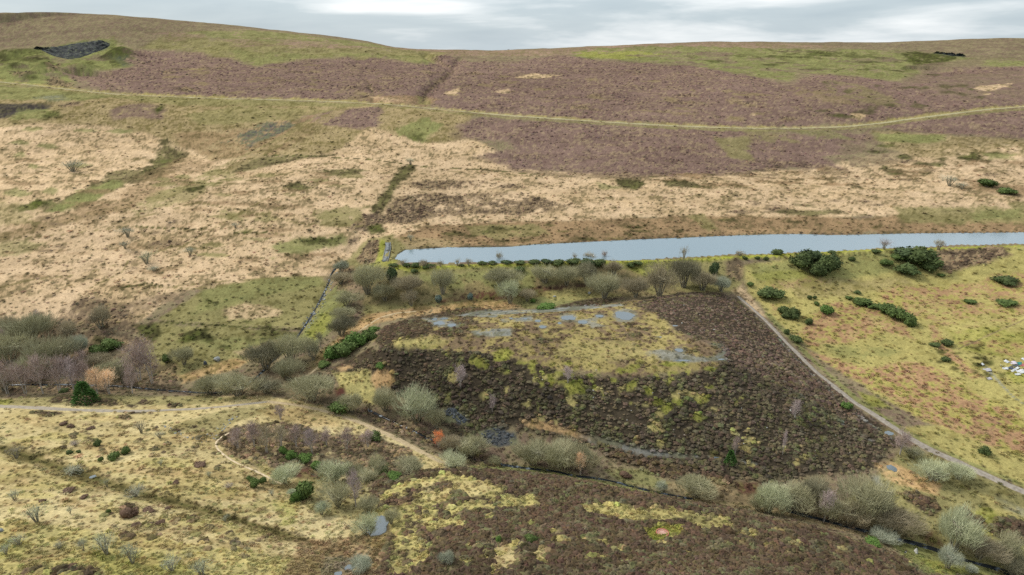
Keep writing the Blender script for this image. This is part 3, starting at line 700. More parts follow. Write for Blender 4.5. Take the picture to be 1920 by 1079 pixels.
A('shale', [(900, 810), (925, 800), (965, 812), (970, 832), (935, 838), (905, 830)], 1, 4, 2, .1)
A('orange', [(978, 792), (1010, 790), (1060, 802), (1120, 825), (1100, 828), (1040, 812), (990, 800)], .85, 4, 3, .2)
A('gravel', [(1080, 815), (1120, 820), (1220, 845), (1300, 860), (1200, 855), (1110, 835)], .65, 4, 3, .25)
A('heath', [(1120, 832), (1240, 870), (1360, 892), (1380, 912), (1240, 895), (1140, 860)], 1, 5)
L('gravel', [(1240, 850), (1330, 858), (1420, 870)], 3, .6, .8, .2)
# -- right fields
A('field', [(1395, 500), (1500, 478), (1680, 470), (1960, 462), (1960, 880), (1800, 820), (1640, 740), (1500, 640), (1440, 590), (1400, 545)], 1, 5)
A('green', [(1400, 500), (1500, 480), (1700, 474), (1700, 505), (1560, 530), (1420, 530)], .7, 9, 4, .15)
A('bright', [(1400, 515), (1480, 505), (1530, 520), (1450, 532)], .5, 8, 3, .2)
A('scrub', [(1735, 478), (1760, 468), (1880, 463), (1895, 478), (1840, 495), (1780, 512), (1750, 500)], 1, 5)
A('rust', [(1430, 530), (1520, 520), (1550, 526), (1520, 538), (1450, 545)], .6, 7, 3, .2)
A('oltan', [(1450, 530), (1700, 520), (1720, 540), (1500, 560)], .5, 10, 4, .25)
A('rust', [(1640, 545), (1680, 535), (1780, 540), (1920, 515), (1960, 530), (1960, 600), (1860, 590), (1800, 606), (1720, 600), (1650, 572)], .9, 12, 4, .3)
A('rust', [(1490, 628), (1530, 590), (1560, 566), (1640, 575), (1700, 605), (1720, 640), (1660, 625), (1580, 650), (1520, 650)], .9, 10, 4, .25)
A('rust', [(1440, 570), (1480, 560), (1480, 575), (1450, 590)], .5, 8, 3, .3)
A('rust', [(1515, 660), (1560, 672), (1620, 690), (1680, 670), (1760, 690), (1830, 735), (1920, 780), (1960, 860), (1860, 850), (1780, 812), (1680, 756), (1580, 700)], .95, 12, 4, .2)
A('field', [(1530, 640), (1600, 645), (1700, 640), (1740, 665), (1690, 685), (1620, 690), (1560, 670)], .9, 9, 4, .15)
A('green', [(1540, 645), (1650, 650), (1700, 660), (1640, 680), (1570, 668)], .6, 9, 4, .25)
A('rust', [(1735, 610), (1760, 600), (1772, 640), (1800, 672), (1850, 710), (1820, 712), (1770, 670), (1745, 640)], .9, 6, 3, .2)
A('bright', [(1770, 620), (1860, 610), (1960, 640), (1960, 668), (1880, 664), (1800, 655)], .55, 9, 4, .25)
spots('dkgreen', [(1720, 600), (1800, 620), (1900, 700), (1860, 740), (1760, 680)], 9, 4, 22, 41, k=.85, holes=.1)
spots('rust', [(1760, 600), (1920, 600), (1920, 680), (1830, 680)], 22, 6, 14, 42, k=.7, holes=.25)
L('scrub', [(1795, 655), (1830, 640), (1870, 622), (1920, 600)], 2.6, .8, .8, .1)
L('bright', [(1780, 720), (1840, 765), (1920, 800)], 6, .6, .8, .2)
L('gravel', [(1850, 690), (1880, 724), (1900, 745), (1920, 758)], 5, .75, .9, .25)
A('bright', [(1890, 700), (1960, 705), (1960, 722), (1900, 718)], .8, 5)
A('bright', [(1610, 735), (1640, 745), (1670, 765), (1630, 760)], .8, 5)
L('green', [(1440, 590), (1520, 672), (1600, 744), (1680, 800), (1760, 842), (1860, 886), (1960, 922)], 12, .85, .6)
L('dkgreen', [(1690, 806), (1740, 820), (1800, 838), (1880, 866), (1940, 884)], 4, .7, .7, .1)
L('scrub', [(1850, 868), (1900, 884), (1930, 892)], 6, .6, .7, .2)
# -- low right corner
A('olgreen', [(1690, 840), (1760, 856), (1850, 900), (1960, 945), (1960, 1090), (1820, 1079), (1700, 1010), (1560, 970), (1640, 890)], 1, 6, rmin=150)
A('bright', [(1780, 950), (1860, 960), (1960, 1000), (1960, 1060), (1860, 1010)], .7, 10, 4, .2, rmin=150)
A('orange', [(1640, 872), (1670, 862), (1710, 884), (1770, 910), (1760, 930), (1700, 915), (1660, 902)], .95, 5, 3, .1, rmin=150)
A('gravel', [(1630, 892), (1650, 890), (1660, 915), (1640, 912)], .8, 4, rmin=150)
A('strawg', [(1840, 930), (1920, 960), (1960, 990), (1880, 970)], .6, 6, 3, .2, rmin=150)
A('gravel', [(1870, 935), (1920, 955), (1920, 970), (1880, 950)], .4, 6, 3, .25, rmin=150)
A('field', [(1690, 806), (1750, 838), (1850, 884), (1970, 938), (1970, 870), (1860, 836), (1760, 796)], .9, 4, 3, .1, rmin=150)
L('green', [(1680, 800), (1760, 842), (1860, 886), (1960, 926)], 9, .7, .6, .1)
for q in ([(1690, 922), (1715, 918), (1755, 938), (1762, 958), (1742, 970), (1718, 950), (1700, 940)], [(1785, 955), (1810, 948), (1840, 975), (1846, 992), (1820, 985), (1790, 968)], [(1850, 990), (1880, 972), (1915, 978), (1960, 995), (1960, 1030), (1900, 1020), (1860, 1005)]):
    A('heath', q, 1, 5, 3, .1, rmin=150)
A('red', [(1720, 990), (1750, 995), (1770, 1025), (1750, 1030), (1728, 1010)], .7, 5, 3, .2, rmin=150)
A('green', [(1655, 1010), (1700, 1012), (1760, 1035), (1860, 1066), (1870, 1079), (1740, 1079), (1700, 1050)], 1, 5, rmin=150)
A('bright', [(1720, 1045), (1800, 1060), (1860, 1079), (1760, 1079)], .6, 6, 3, .2, rmin=150)
A('oltan', [(1240, 905), (1330, 900), (1440, 930), (1560, 960), (1640, 1000), (1640, 1012), (1480, 968), (1300, 940)], .8, 6, 3, .15, rmin=185)
A('scrub', [(1300, 900), (1420, 915), (1640, 960), (1720, 1010), (1640, 1005), (1480, 960), (1330, 935)], .6, 7, 3, .2, rmin=170)
A('green', [(1120, 880), (1200, 880), (1260, 905), (1240, 920), (1170, 905)], .7, 6, rmin=190)
A('green', [(880, 872), (1000, 876), (1070, 888), (1180, 910), (1260, 930), (1240, 938), (1100, 902), (980, 890), (880, 884)], .9, 4, rmin=190)
A('scrub', [(640, 755), (720, 775), (820, 815), (900, 850), (940, 875), (870, 872), (780, 830), (700, 800)], .8, 6, rmin=190)
A('red', [(1380, 905), (1420, 905), (1425, 925), (1390, 925)], .8, 5, rmin=170)
# -- near left
NEARL = [(-80, 752), (140, 742), (320, 745), (500, 742), (640, 772), (740, 818), (860, 876), (850, 890), (700, 905), (700, 960), (740, 1000), (700, 1100), (-80, 1100)]
A('straw', NEARL, 1, 4)
A('olgreen', [(-40, 752), (60, 748), (140, 738), (320, 744), (480, 746), (400, 758), (200, 760), (0, 762)], .8, 5)
A('bright', [(-40, 750), (20, 750), (20, 762), (-40, 762)], .7, 5)
A('heath', [(84, 752), (110, 742), (150, 740), (200, 745), (230, 752), (180, 762), (120, 762)], .9, 6, 3, .15)
spots('heath', [(180, 752), (330, 752), (330, 762), (180, 764)], 12, 3, 9, 51, k=.9)
spots('heath', [(60, 772), (260, 772), (230, 785), (80, 780)], 14, 4, 10, 52, k=.85, holes=.1)
A('strawg', [(-40, 960), (200, 1000), (420, 1030), (640, 1050), (620, 1100), (-40, 1100)], .75, 14, 5, .15)
A('bright', [(180, 1040), (320, 1045), (380, 1079), (200, 1079)], .5, 12, 4, .25)
A('bright', [(-20, 1015), (60, 1010), (60, 1040), (-20, 1050)], .5, 10, 4, .3)
A('bright', [(510, 945), (560, 935), (560, 985), (520, 990)], .6, 8, 4, .15)
A('strawg', [(0, 880), (300, 860), (460, 930), (200, 950)], .35, 14, 5, .3)
A('orange', [(200, 870), (330, 850), (420, 890), (300, 910)], .3, 14, 5, .3)
A('olgreen', [(330, 800), (390, 775), (470, 760), (520, 765), (420, 800), (400, 820), (360, 815)], .65, 7, 3, .2)
A('orange', [(490, 770), (560, 768), (640, 800), (560, 800)], .4, 9, 4, .25)
L('gravel', [(150, 888), (180, 896)], 4, .8)
L('gravel', [(290, 932), (350, 944)], 3, .7)
A('strawg', [(-40, 1064), (60, 1058), (140, 1060), (190, 1076), (160, 1066), (60, 1066), (-40, 1070)], .9, 3)
A('heath', [(45, 1070), (75, 1064), (80, 1072), (50, 1075)], 1, 3)
A('heath', [(85, 1072), (130, 1062), (180, 1068), (195, 1079), (100, 1079)], 1, 4, 3, .1)
spots('strawg', [(0, 780), (400, 790), (520, 900), (600, 1060), (0, 1060)], 60, 12, 40, 71, k=.55, holes=.2)
spots('orange', [(0, 780), (400, 790), (520, 900), (600, 1060), (0, 1060)], 50, 9, 34, 72, k=.38, holes=.25)
spots('oltan', [(0, 780), (400, 790), (520, 900), (600, 1060), (0, 1060)], 40, 7, 40, 73, k=.5, holes=.25)
spots('heath', [(20, 900), (480, 960), (560, 1060), (300, 1040), (40, 960)], 5.5, 3, 60, 53, k=.85, holes=.05)
spots('heath', [(0, 790), (420, 800), (520, 900), (300, 900), (20, 840)], 5.5, 2.6, 40, 54, k=.85, holes=.05)
spots('heath', [(330, 985), (560, 985), (560, 1030), (330, 1040)], 7, 4, 26, 55, k=.8, holes=.1)
L('oltan', [(0, 842), (60, 862), (130, 888), (220, 914), (300, 938), (380, 958), (460, 982), (540, 1006), (620, 1030), (700, 1060)], 44, .55, .4)
L('wet', [(0, 841), (60, 861), (130, 886), (220, 913), (300, 937), (380, 957), (460, 981), (540, 1005), (620, 1030), (700, 1060)], 24, .9, .5)
L('dkgreen', [(0, 840), (60, 860), (130, 884), (220, 912), (300, 936), (380, 956), (460, 980), (540, 1004)], 8, .6, .7, .25)
A('heath', [(228, 945), (255, 945), (258, 966), (232, 970)], 1, 3)
A('brown', [(560, 1010), (700, 1005), (740, 1050), (700, 1100), (520, 1100)], .75, 8, 4, .2)
A('gravel', [(610, 1045), (680, 1045), (690, 1079), (600, 1079)], .4, 8, 3, .35)
A('orange', [(680, 1000), (735, 1005), (735, 1030), (700, 1030)], .6, 5)
# thicket ground
A('scrub', [(405, 822), (440, 800), (520, 792), (620, 815), (700, 815), (770, 840), (780, 880), (700, 905), (600, 900), (500, 890), (430, 850)], .9, 6, 3, .1)
A('strawg', [(470, 865), (520, 880), (530, 905), (500, 895)], .6, 4)
A('olgreen', [(560, 900), (700, 880), (730, 960), (680, 975), (590, 970), (560, 940)], .7, 8, 4, .15)
A('red', [(540, 880), (590, 876), (640, 890), (610, 900), (560, 898)], .7, 6, 3, .2)
# -- near right heather hill
HILL = [(690, 905), (760, 880), (860, 876), (960, 880), (1110, 903), (1250, 936), (1400, 962), (1500, 984), (1610, 1018), (1700, 1054), (1760, 1100), (700, 1100), (730, 1000), (700, 950)]
A('heath', HILL, 1, 4, rmax=196)
A('strawg', [(690, 960), (720, 920), (790, 900), (830, 890), (910, 905), (960, 925), (1010, 935), (1000, 950), (900, 955), (860, 965), (870, 985), (820, 1010), (800, 1050), (760, 1079), (720, 1079), (740, 1020), (730, 985)], .95, 10, 3, .36, rmax=196)
A('straw', [(790, 905), (900, 902), (930, 920), (880, 935), (800, 940)], .6, 6, 3, .2, rmax=196)
A('strawg', [(930, 930), (1000, 932), (1020, 945), (990, 955), (940, 950)], .8, 6, 3, .2, rmax=196)
A('strawg', [(1085, 948), (1180, 950), (1280, 962), (1270, 975), (1190, 978), (1100, 960)], .85, 8, 3, .42, rmax=196)
A('strawg', [(1260, 960), (1360, 972), (1370, 988), (1320, 992), (1280, 978)], .8, 8, 3, .42, rmax=196)
A('straw', [(925, 1025), (965, 1022), (972, 1060), (930, 1072)], .9, 5, 3, .05, rmax=196)
A('straw', [(1000, 1030), (1025, 1030), (1020, 1055), (1002, 1052)], .9, 5, 3, .1, rmax=196)
A('bright', [(1206, 999), (1230, 986), (1272, 986), (1288, 995), (1266, 1008), (1226, 1016)], 1, 3, rmax=196)
spots('strawg', [(750, 940), (900, 950), (1100, 1000), (1300, 1000), (1350, 1040), (900, 1079), (760, 1040)], 10, 4, 34, 61, k=.8, holes=.15, rmax=196)
spots('strawg', [(1280, 960), (1500, 1000), (1650, 1060), (1400, 1040)], 8, 3, 14, 62, k=.7, holes=.15, rmax=196)
spots('heath', [(740, 930), (860, 900), (980, 940), (860, 1020), (760, 1060)], 13, 6, 30, 63, k=.95, holes=.05, rmax=196)
L('brown', [(1620, 1020), (1500, 990), (1400, 968), (1300, 950), (1240, 940)], 5, .6, .7, .1, rmax=196)
L('strawg', [(1690, 1050), (1720, 1068), (1750, 1090)], 5, .9, .5, rmax=196)
L('brown', [(640, 1079), (700, 1040), (740, 1010)], 14, .5, .7, .2)

for px, py, w, h in PUD:
    if py < 900:
        A('wet' if py > 700 else 'gravel', [(px + w * .75 * math.cos(q), py + h * .95 * math.sin(q)) for q in np.linspace(0, 6.0, 9)], .7, 6, 3, .15)
    else:
        A('peat', [(px + w * .62 * math.cos(q), py + h * .62 * math.sin(q)) for q in np.linspace(0, 6.0, 9)], .75, 4, 3)
CLEAR = [(UPPER, 9), ([(-60, 760), (60, 765), (200, 771), (350, 768), (420, 763), (500, 754), (560, 760), (620, 774), (680, 794), (730, 816), (780, 842), (820, 864), (866, 890)], 14),
         ([(1384, 556), (1440, 606), (1470, 638), (1530, 698), (1600, 754), (1690, 812), (1800, 868), (1900, 914), (1960, 940)], 16), ([(430, 812), (415, 820), (404, 830), (406, 840), (435, 864), (480, 884), (528, 908)], 8), ([(575, 706), (630, 660), (690, 610), (740, 588)], 8)]
for pts_, w_ in CLEAR:
    s_, d_ = line_dist(pts_, 0.03)
    k_ = sstep(.35, .6, d_ / (w_ * edge_amp(s_, 1.0)))
    TUF[s_] *= k_; HEA[s_] *= k_
TUF *= PMASK; HEA *= PMASK
TINT = ALB.copy()
PEAT_SHADE = lin((58, 52, 43)).astype(np.float32)  # peat colour darkened under heather; carries the shade between clumps
near_h = (sstep(.5, .9, HEA) * (GR < 420))[..., None]
ALB = ALB + ((PEAT_SHADE + (lin((92, 90, 52)).astype(np.float32) - PEAT_SHADE) * sstep(.1, .8, N_mid + N_fine * .5)[..., None]) * (1 + .3 * N_fine[..., None]) - ALB) * near_h * .8
# surface roughness under the cover
GZ += np.where(GR < 1300, (N_fine * 0.16 + N_mid * 0.14) * np.interp(GR, [0, 100, 500, 1000], [0.7, 1, 1.4, 3.0]), 0) * (0.5 + 0.5 * np.clip(TUF + HEA, 0, 1)) * PMASK
lz = GZ[lsl]
GZ[lsl] = np.where(lsd > 0.2, np.minimum(lz, WL - 0.15), lz)

# ------------------------------------------------------------------ materials
def new_mat(name):
    m = bpy.data.materials.new(name)
    m.use_nodes = True
    n, l = m.node_tree.nodes, m.node_tree.links
    b = n['Principled BSDF']
    b.inputs['Roughness'].default_value = 0.9
    b.inputs['Specular IOR Level'].default_value = 0.12
    return m, n, l, b
def noise_node(n, l, scale, detail=4, rough=0.6, coord='Object'):
    t = n.new('ShaderNodeTexCoord')
    z = n.new('ShaderNodeTexNoise')
    z.inputs['Scale'].default_value = scale
    z.inputs['Detail'].default_value = detail
    z.inputs['Roughness'].default_value = rough
    l.new(t.outputs[coord], z.inputs['Vector'])
    return z
def ramp(n, l, src, stops):
    r = n.new('ShaderNodeValToRGB')
    e = r.color_ramp.elements
    e[0].position, e[0].color = stops[0][0], (*stops[0][1], 1)
    e[1].position, e[1].color = stops[-1][0], (*stops[-1][1], 1)
    for p, c in stops[1:-1]:
        x = e.new(p); x.color = (*c, 1)
    l.new(src, r.inputs['Fac'])
    return r
def mat_noise(name, c1, c2, scale=1.0, rough=0.9, detail=4, bump=0.0, spread=(0.35, 0.65), tint=0.0):
    m, n, l, b = new_mat(name)
    z = noise_node(n, l, scale, detail)
    r = ramp(n, l, z.outputs['Fac'], [(spread[0], tuple(lin(c1))), (spread[1], tuple(lin(c2)))])
    src = r.outputs['Color']
    if tint:
        oi = n.new('ShaderNodeObjectInfo')
        mr = n.new('ShaderNodeMapRange')
        mr.inputs['To Min'].default_value, mr.inputs['To Max'].default_value = 1 - tint, 1 + tint
        l.new(oi.outputs['Random'], mr.inputs['Value'])
        vm = n.new('ShaderNodeVectorMath'); vm.operation = 'SCALE'
        l.new(src, vm.inputs[0]); l.new(mr.outputs[0], vm.inputs['Scale'])
        src = vm.outputs[0]
    l.new(src, b.inputs['Base Color'])
    b.inputs['Roughness'].default_value = rough
    if bump:
        bn = n.new('ShaderNodeBump'); bn.inputs['Strength'].default_value = bump; bn.inputs['Distance'].default_value = 0.3
        l.new(z.outputs['Fac'], bn.inputs['Height']); l.new(bn.outputs[0], b.inputs['Normal'])
    return m
# ground: colour stored on the sheet; noise adds grain, painted crevice shade and relief
M_ground, n, l, b = new_mat('moor_ground')
at = n.new('ShaderNodeAttribute'); at.attribute_name = 'cover'
z1 = noise_node(n, l, 1.1, 5, 0.72)
z2 = noise_node(n, l, 0.17, 4, 0.65)
mr1 = n.new('ShaderNodeMapRange'); mr1.inputs['From Min'].default_value = 0.3; mr1.inputs['From Max'].default_value = 0.7
mr1.inputs['To Min'].default_value, mr1.inputs['To Max'].default_value = 0.70, 1.26
l.new(z1.outputs['Fac'], mr1.inputs['Value'])
mr2 = n.new('ShaderNodeMapRange'); mr2.inputs['From Min'].default_value = 0.3; mr2.inputs['From Max'].default_value = 0.7
mr2.inputs['To Min'].default_value, mr2.inputs['To Max'].default_value = 0.86, 1.14
l.new(z2.outputs['Fac'], mr2.inputs['Value'])
mm = n.new('ShaderNodeMath'); mm.operation = 'MULTIPLY'
l.new(mr1.outputs[0], mm.inputs[0]); l.new(mr2.outputs[0], mm.inputs[1])
vs = n.new('ShaderNodeVectorMath'); vs.operation = 'SCALE'
l.new(at.outputs['Color'], vs.inputs[0]); l.new(mm.outputs[0], vs.inputs['Scale'])
l.new(vs.outputs[0], b.inputs['Base Color'])
bn = n.new('ShaderNodeBump'); bn.inputs['Strength'].default_value = 0.6; bn.inputs['Distance'].default_value = 0.5
l.new(z1.outputs['Fac'], bn.inputs['Height'])
bn2 = n.new('ShaderNodeBump'); bn2.inputs['Strength'].default_value = 0.4; bn2.inputs['Distance'].default_value = 2.0
l.new(z2.outputs['Fac'], bn2.inputs['Height']); l.new(bn.outputs[0], bn2.inputs['Normal'])
l.new(bn2.outputs[0], b.inputs['Normal'])
b.inputs['Roughness'].default_value = 1.0
b.inputs['Specular IOR Level'].default_value = 0.0

def mat_tint(name, lo, hi):                  # covers coloured per plant by its own tint
    m, n, l, b = new_mat(name)
    a = n.new('ShaderNodeAttribute'); a.attribute_type = 'INSTANCER'; a.attribute_name = 'tint'
    z = noise_node(n, l, 3.0, 3, 0.7)
    mr = n.new('ShaderNodeMapRange'); mr.inputs['From Min'].default_value = 0.3; mr.inputs['From Max'].default_value = 0.7
    mr.inputs['To Min'].default_value, mr.inputs['To Max'].default_value = lo, hi
    l.new(z.outputs['Fac'], mr.inputs['Value'])
    v = n.new('ShaderNodeVectorMath'); v.operation = 'SCALE'
    l.new(a.outputs['Color'], v.inputs[0]); l.new(mr.outputs[0], v.inputs['Scale'])
    l.new(v.outputs[0], b.inputs['Base Color'])
    b.inputs['Specular IOR Level'].default_value = 0.05
    return m
M_heather = mat_tint('heather', 0.6, 1.45)
M_tuft = mat_tint('tussock', 0.75, 1.3)
def mat_water(name, body, rough, wave, ior=1.9):
    m, n, l, b = new_mat(name)
    b.inputs['Base Color'].default_value = (*lin(body), 1)
    b.inputs['Roughness'].default_value = rough
    b.inputs['IOR'].default_value = ior
    b.inputs['Specular IOR Level'].default_value = 0.5
    z = noise_node(n, l, wave, 3, 0.6)
    bn = n.new('ShaderNodeBump'); bn.inputs['Strength'].default_value = 0.22; bn.inputs['Distance'].default_value = 0.3
    l.new(z.outputs['Fac'], bn.inputs['Height']); l.new(bn.outputs[0], b.inputs['Normal'])
    return m
M_lake = mat_water('reservoir_water', (112, 130, 138), 0.09, 0.55, 2.3)
M_pool = mat_water('pool_water', (96, 106, 110), 0.08, 2.2, 1.75)
M_stream = mat_noise('stream_water', (30, 34, 36), (150, 162, 172), 0.45, 0.2, 4, 0.3, (0.54, 0.80))
M_track = mat_noise('track_stone', (124, 116, 106), (152, 144, 132), 0.8, 0.95, 5, 0.3)
M_dirt = mat_noise('path_earth', (150, 134, 104), (178, 160, 128), 0.8, 0.95, 5, 0.3)
M_wood = mat_noise('weathered_wood', (150, 132, 104), (186, 166, 134), 1.5, 0.9)
M_stone = mat_noise('pale_stone', (112, 116, 116), (168, 170, 166), 1.2, 0.95, 5, 0.5)
M_darkstone = mat_noise('dark_stone', (50, 56, 62), (92, 96, 98), 0.35, 0.95, 6, 0.6)

# ------------------------------------------------------------------ mesh building
def mesh(name, V, Fc, mat, smooth=False):
    me = bpy.data.meshes.new(name)
    me.from_pydata([tuple(map(float, v)) for v in V], [], [tuple(map(int, f)) for f in Fc])
    me.materials.append(mat)
    if smooth:
        me.polygons.foreach_set('use_smooth', [True] * len(me.polygons))
    me.update()
    return me
def obj(name, me, parent=None):
    o = bpy.data.objects.new(name, me)
    COL.objects.link(o)
    if parent:
        o.parent = parent
    return o
def fast_mesh(name, V, Q, mat, smooth=True):
    me = bpy.data.meshes.new(name)
    V = np.ascontiguousarray(V, np.float32); Q = np.ascontiguousarray(Q, np.int32)
    me.vertices.add(len(V)); me.vertices.foreach_set('co', V.ravel())
    k = Q.shape[1]
    me.loops.add(Q.size); me.loops.foreach_set('vertex_index', Q.ravel())
    me.polygons.add(len(Q))
    me.polygons.foreach_set('loop_start', np.arange(0, Q.size, k, dtype=np.int32))
    me.polygons.foreach_set('loop_total', np.full(len(Q), k, np.int32))
    if smooth:
        me.polygons.foreach_set('use_smooth', np.ones(len(Q), bool))
    me.materials.append(mat)
    me.update(calc_edges=True)
    me.validate()
    return me
idx = np.arange(NR * NA).reshape(NR, NA)
quads = np.stack([idx[:-1, :-1], idx[:-1, 1:], idx[1:, 1:], idx[1:, :-1]], -1).reshape(-1, 4)
verts = np.stack([GX, GY, GZ + HC], -1).reshape(-1, 3)
gm = fast_mesh('ground', verts, quads, M_ground)
ca = gm.attributes.new('cover', 'FLOAT_COLOR', 'POINT')
ca.data.foreach_set('color', np.concatenate([np.clip(ALB, 0.005, 0.9).reshape(-1, 3), np.ones((NR * NA, 1), np.float32)], 1).ravel())
tag(obj('ground', gm), 'rough moorland ground of grass, bracken and heather running up to the skyline', kind='structure')

# reservoir
sub = np.zeros((NR, NA), bool)
sub[lsl] = lsd > -1.6
cell = sub[:-1, :-1] & sub[1:, :-1] & sub[:-1, 1:] & sub[1:, 1:]
lq = quads[cell.ravel()]
used, inv = np.unique(lq, return_inverse=True)
lv = verts[used].copy(); lv[:, 2] = WL + HC
tag(obj('water', fast_mesh('water', lv, inv.reshape(-1, 4), M_lake)), 'long pale blue reservoir below the moor', kind='structure')

def strip(name, pts, w, mat, label, lift=0.10, kind='structure', jit=0.55, step=10, w_end=None, **kw):
    a, r = hit(dens(pts, step), **kw)
    P = np.stack([r * np.sin(a), r * np.cos(a)], 1)
    L_ = np.concatenate([[0], np.cumsum(np.hypot(*np.diff(P, axis=0).T))])
    n = max(8, int(L_[-1] / max(0.8, w * 0.5)))
    s = np.linspace(0, L_[-1], n)
    P = np.stack([np.interp(s, L_, P[:, 0]), np.interp(s, L_, P[:, 1])], 1)
    for _ in range(6):
        P[1:-1] = P[1:-1] * .5 + (P[:-2] + P[2:]) * .25
    T = np.gradient(P, axis=0); T /= np.linalg.norm(T, axis=1)[:, None] + 1e-9
    Nn = np.stack([T[:, 1], -T[:, 0]], 1)
    ws = np.linspace(w, w_end or w, n)
    V, Q = [], []
    for c, (o, sk) in enumerate(((-1, -1), (-.6, .7), (0, 1), (.6, .7), (1, -1))):
        ww = ws / 2 * (1 + jit * fbm(s + 40 * c, s * 0 + c * 9, 9, 4, 3 + c))
        x, y = P[:, 0] + Nn[:, 0] * o * ww, P[:, 1] + Nn[:, 1] * o * ww
        V.append(np.stack([x, y, zat(x, y) + HC + (lift if sk > 0 else -0.12)], 1))
    V = np.stack(V, 1)
    V[:, 1:4, 2] = np.maximum(V[:, 1:4, 2], V[:, 2:3, 2] - 0.2)
    ii = np.arange(n * 5).reshape(n, 5)
    Q = np.stack([ii[:-1, :-1], ii[:-1, 1:], ii[1:, 1:], ii[1:, :-1]], -1).reshape(-1, 4)
    return tag(obj(name, fast_mesh(name, V.reshape(-1, 3), Q, mat)), label, kind=kind)
strip('track', UPPER, 3.6, mat_noise('upper_track_stone', (140, 134, 100), (166, 158, 124), .5, .95, 5, .2), 'pale level track cut across the far hillside below the heather', 0.30)
strip('track', [(1384, 556), (1410, 578), (1440, 606), (1470, 638), (1500, 668), (1530, 698), (1560, 722), (1600, 754), (1640, 778), (1690, 812), (1740, 842), (1800, 868), (1850, 892), (1900, 914), (1960, 940)], 2.4,
      M_track, 'stony grey track along the right flank of the heather mound', 0.10, w_end=4.2)
strip('path', [(-60, 760), (0, 762), (60, 765), (120, 768), (200, 771), (280, 771), (350, 768), (420, 763), (470, 757), (500, 754)], 4.0, mat_noise('path_grit', (134, 126, 112), (158, 148, 132), .8, .95, 5, .3), 'grey gritty path across the top of the straw coloured field', 0.12, w_end=2.4)
strip('path', [(500, 753), (560, 760), (620, 774), (680, 794), (730, 816), (780, 842), (820, 864), (850, 880), (866, 890)], 2.6, M_dirt, 'tan earth path dropping from the grey path towards the heather hill', 0.12, w_end=3.4, rmin=190)
strip('path', [(430, 812), (415, 820), (404, 830), (406, 840), (418, 852), (435, 864), (455, 874), (480, 884), (505, 896), (528, 908)], 0.8, mat_noise('worn_earth', (178, 160, 130), (206, 188, 158), 1, .95, 5, .3), 'narrow worn path curling round the purple birch thicket', 0.08, w_end=1.2)
strip('path', [(575, 706), (600, 686), (630, 660), (660, 632), (690, 610), (712, 596), (740, 588), (780, 584)], 1.6, M_dirt, 'sandy path climbing the left edge of the heather mound', 0.08)
strip('stream', STREAM_A, 1.0, M_stream, 'small stream tumbling from the dam corner to the left wood', 0.16, jit=1.1, rmin=200)
strip('stream', STREAM_B, 1.0, M_stream, 'dark stream at the foot of the heather mound', 0.16, jit=1.1, rmin=190)
strip('stream', STREAM_C, 1.1, M_stream, 'stream beside the mossy flat in the low right corner', 0.16, jit=1.1, rmin=150)
for k, (x, y, z, hw, hd) in enumerate(PUDW):
    n_ = 40
    th = np.linspace(0, 2 * math.pi, n_, endpoint=False)
    q = 1 + 0.42 * fbm(np.cos(th) * 3 + k * 7, np.sin(th) * 3, 2.0, 4, 91)
    V = [(x, y, z + HC - 0.02)] + [(x + hw * q[i] * math.cos(t), y + hd * q[i] * math.sin(t), z + HC - 0.02) for i, t in enumerate(th)]
    tag(obj('puddle', mesh('puddle', V, [(0, i + 1, (i + 1) % n_ + 1) for i in range(n_)], M_pool)), kind='structure')

# ------------------------------------------------------------------ plants
def unit(v):
    return v / (np.linalg.norm(v, axis=-1, keepdims=True) + 1e-9)
def blades(P0, P1, w, seed, bend=0.0):
    """thin tapered slivers from P0 to P1 (arrays), one quad each"""
    g = np.random.default_rng(seed)
    d = P1 - P0
    side = unit(np.cross(d, g.normal(size=d.shape)))
    w = np.broadcast_to(np.asarray(w, float), (len(d),))[:, None]
    V = np.stack([P0 - side * w * .5, P0 + side * w * .5, P1 + side * w * .22, P1 - side * w * .22], 1).reshape(-1, 3)
    Q = np.arange(len(V)).reshape(-1, 4)
    return V, Q
def tube(path, r0, r1, sides=4):
    path = np.asarray(path, float)
    n = len(path)
    T = unit(np.gradient(path, axis=0))
    up = np.where(np.abs(T[:, 2:3]) > 0.9, np.array([[1., 0, 0]]), np.array([[0, 0, 1.]]))
    A_ = unit(np.cross(T, up)); B_ = np.cross(T, A_)
    rad = np.linspace(r0, r1, n)[:, None]
    th = np.arange(sides) * 2 * math.pi / sides
    V = np.concatenate([path[:, None] + rad[:, None] * (A_[:, None] * np.cos(th)[None, :, None] + B_[:, None] * np.sin(th)[None, :, None])]).reshape(-1, 3)
    Q = []
    for i in range(n - 1):
        for k in range(sides):
            Q.append((i * sides + k, i * sides + (k + 1) % sides, (i + 1) * sides + (k + 1) % sides, (i + 1) * sides + k))
    return V, np.array(Q)
def join(parts):
    V, Q, o = [], [], 0
    for v, q in parts:
        V.append(v); Q.append(q + o); o += len(v)
    return np.concatenate(V), np.concatenate(Q)
def lobes(seed, n=7):
    g = np.random.default_rng(seed)
    d = unit(g.normal(size=(n, 3)) * [1, 1, .6] + [0, 0, .35])
    return d, g.uniform(.0, .42, n)
def rad_at(D, lb):
    d, a = lb
    c = np.clip(D @ d.T, 0, 1) ** 6
    return 0.70 + (c * a).sum(1)
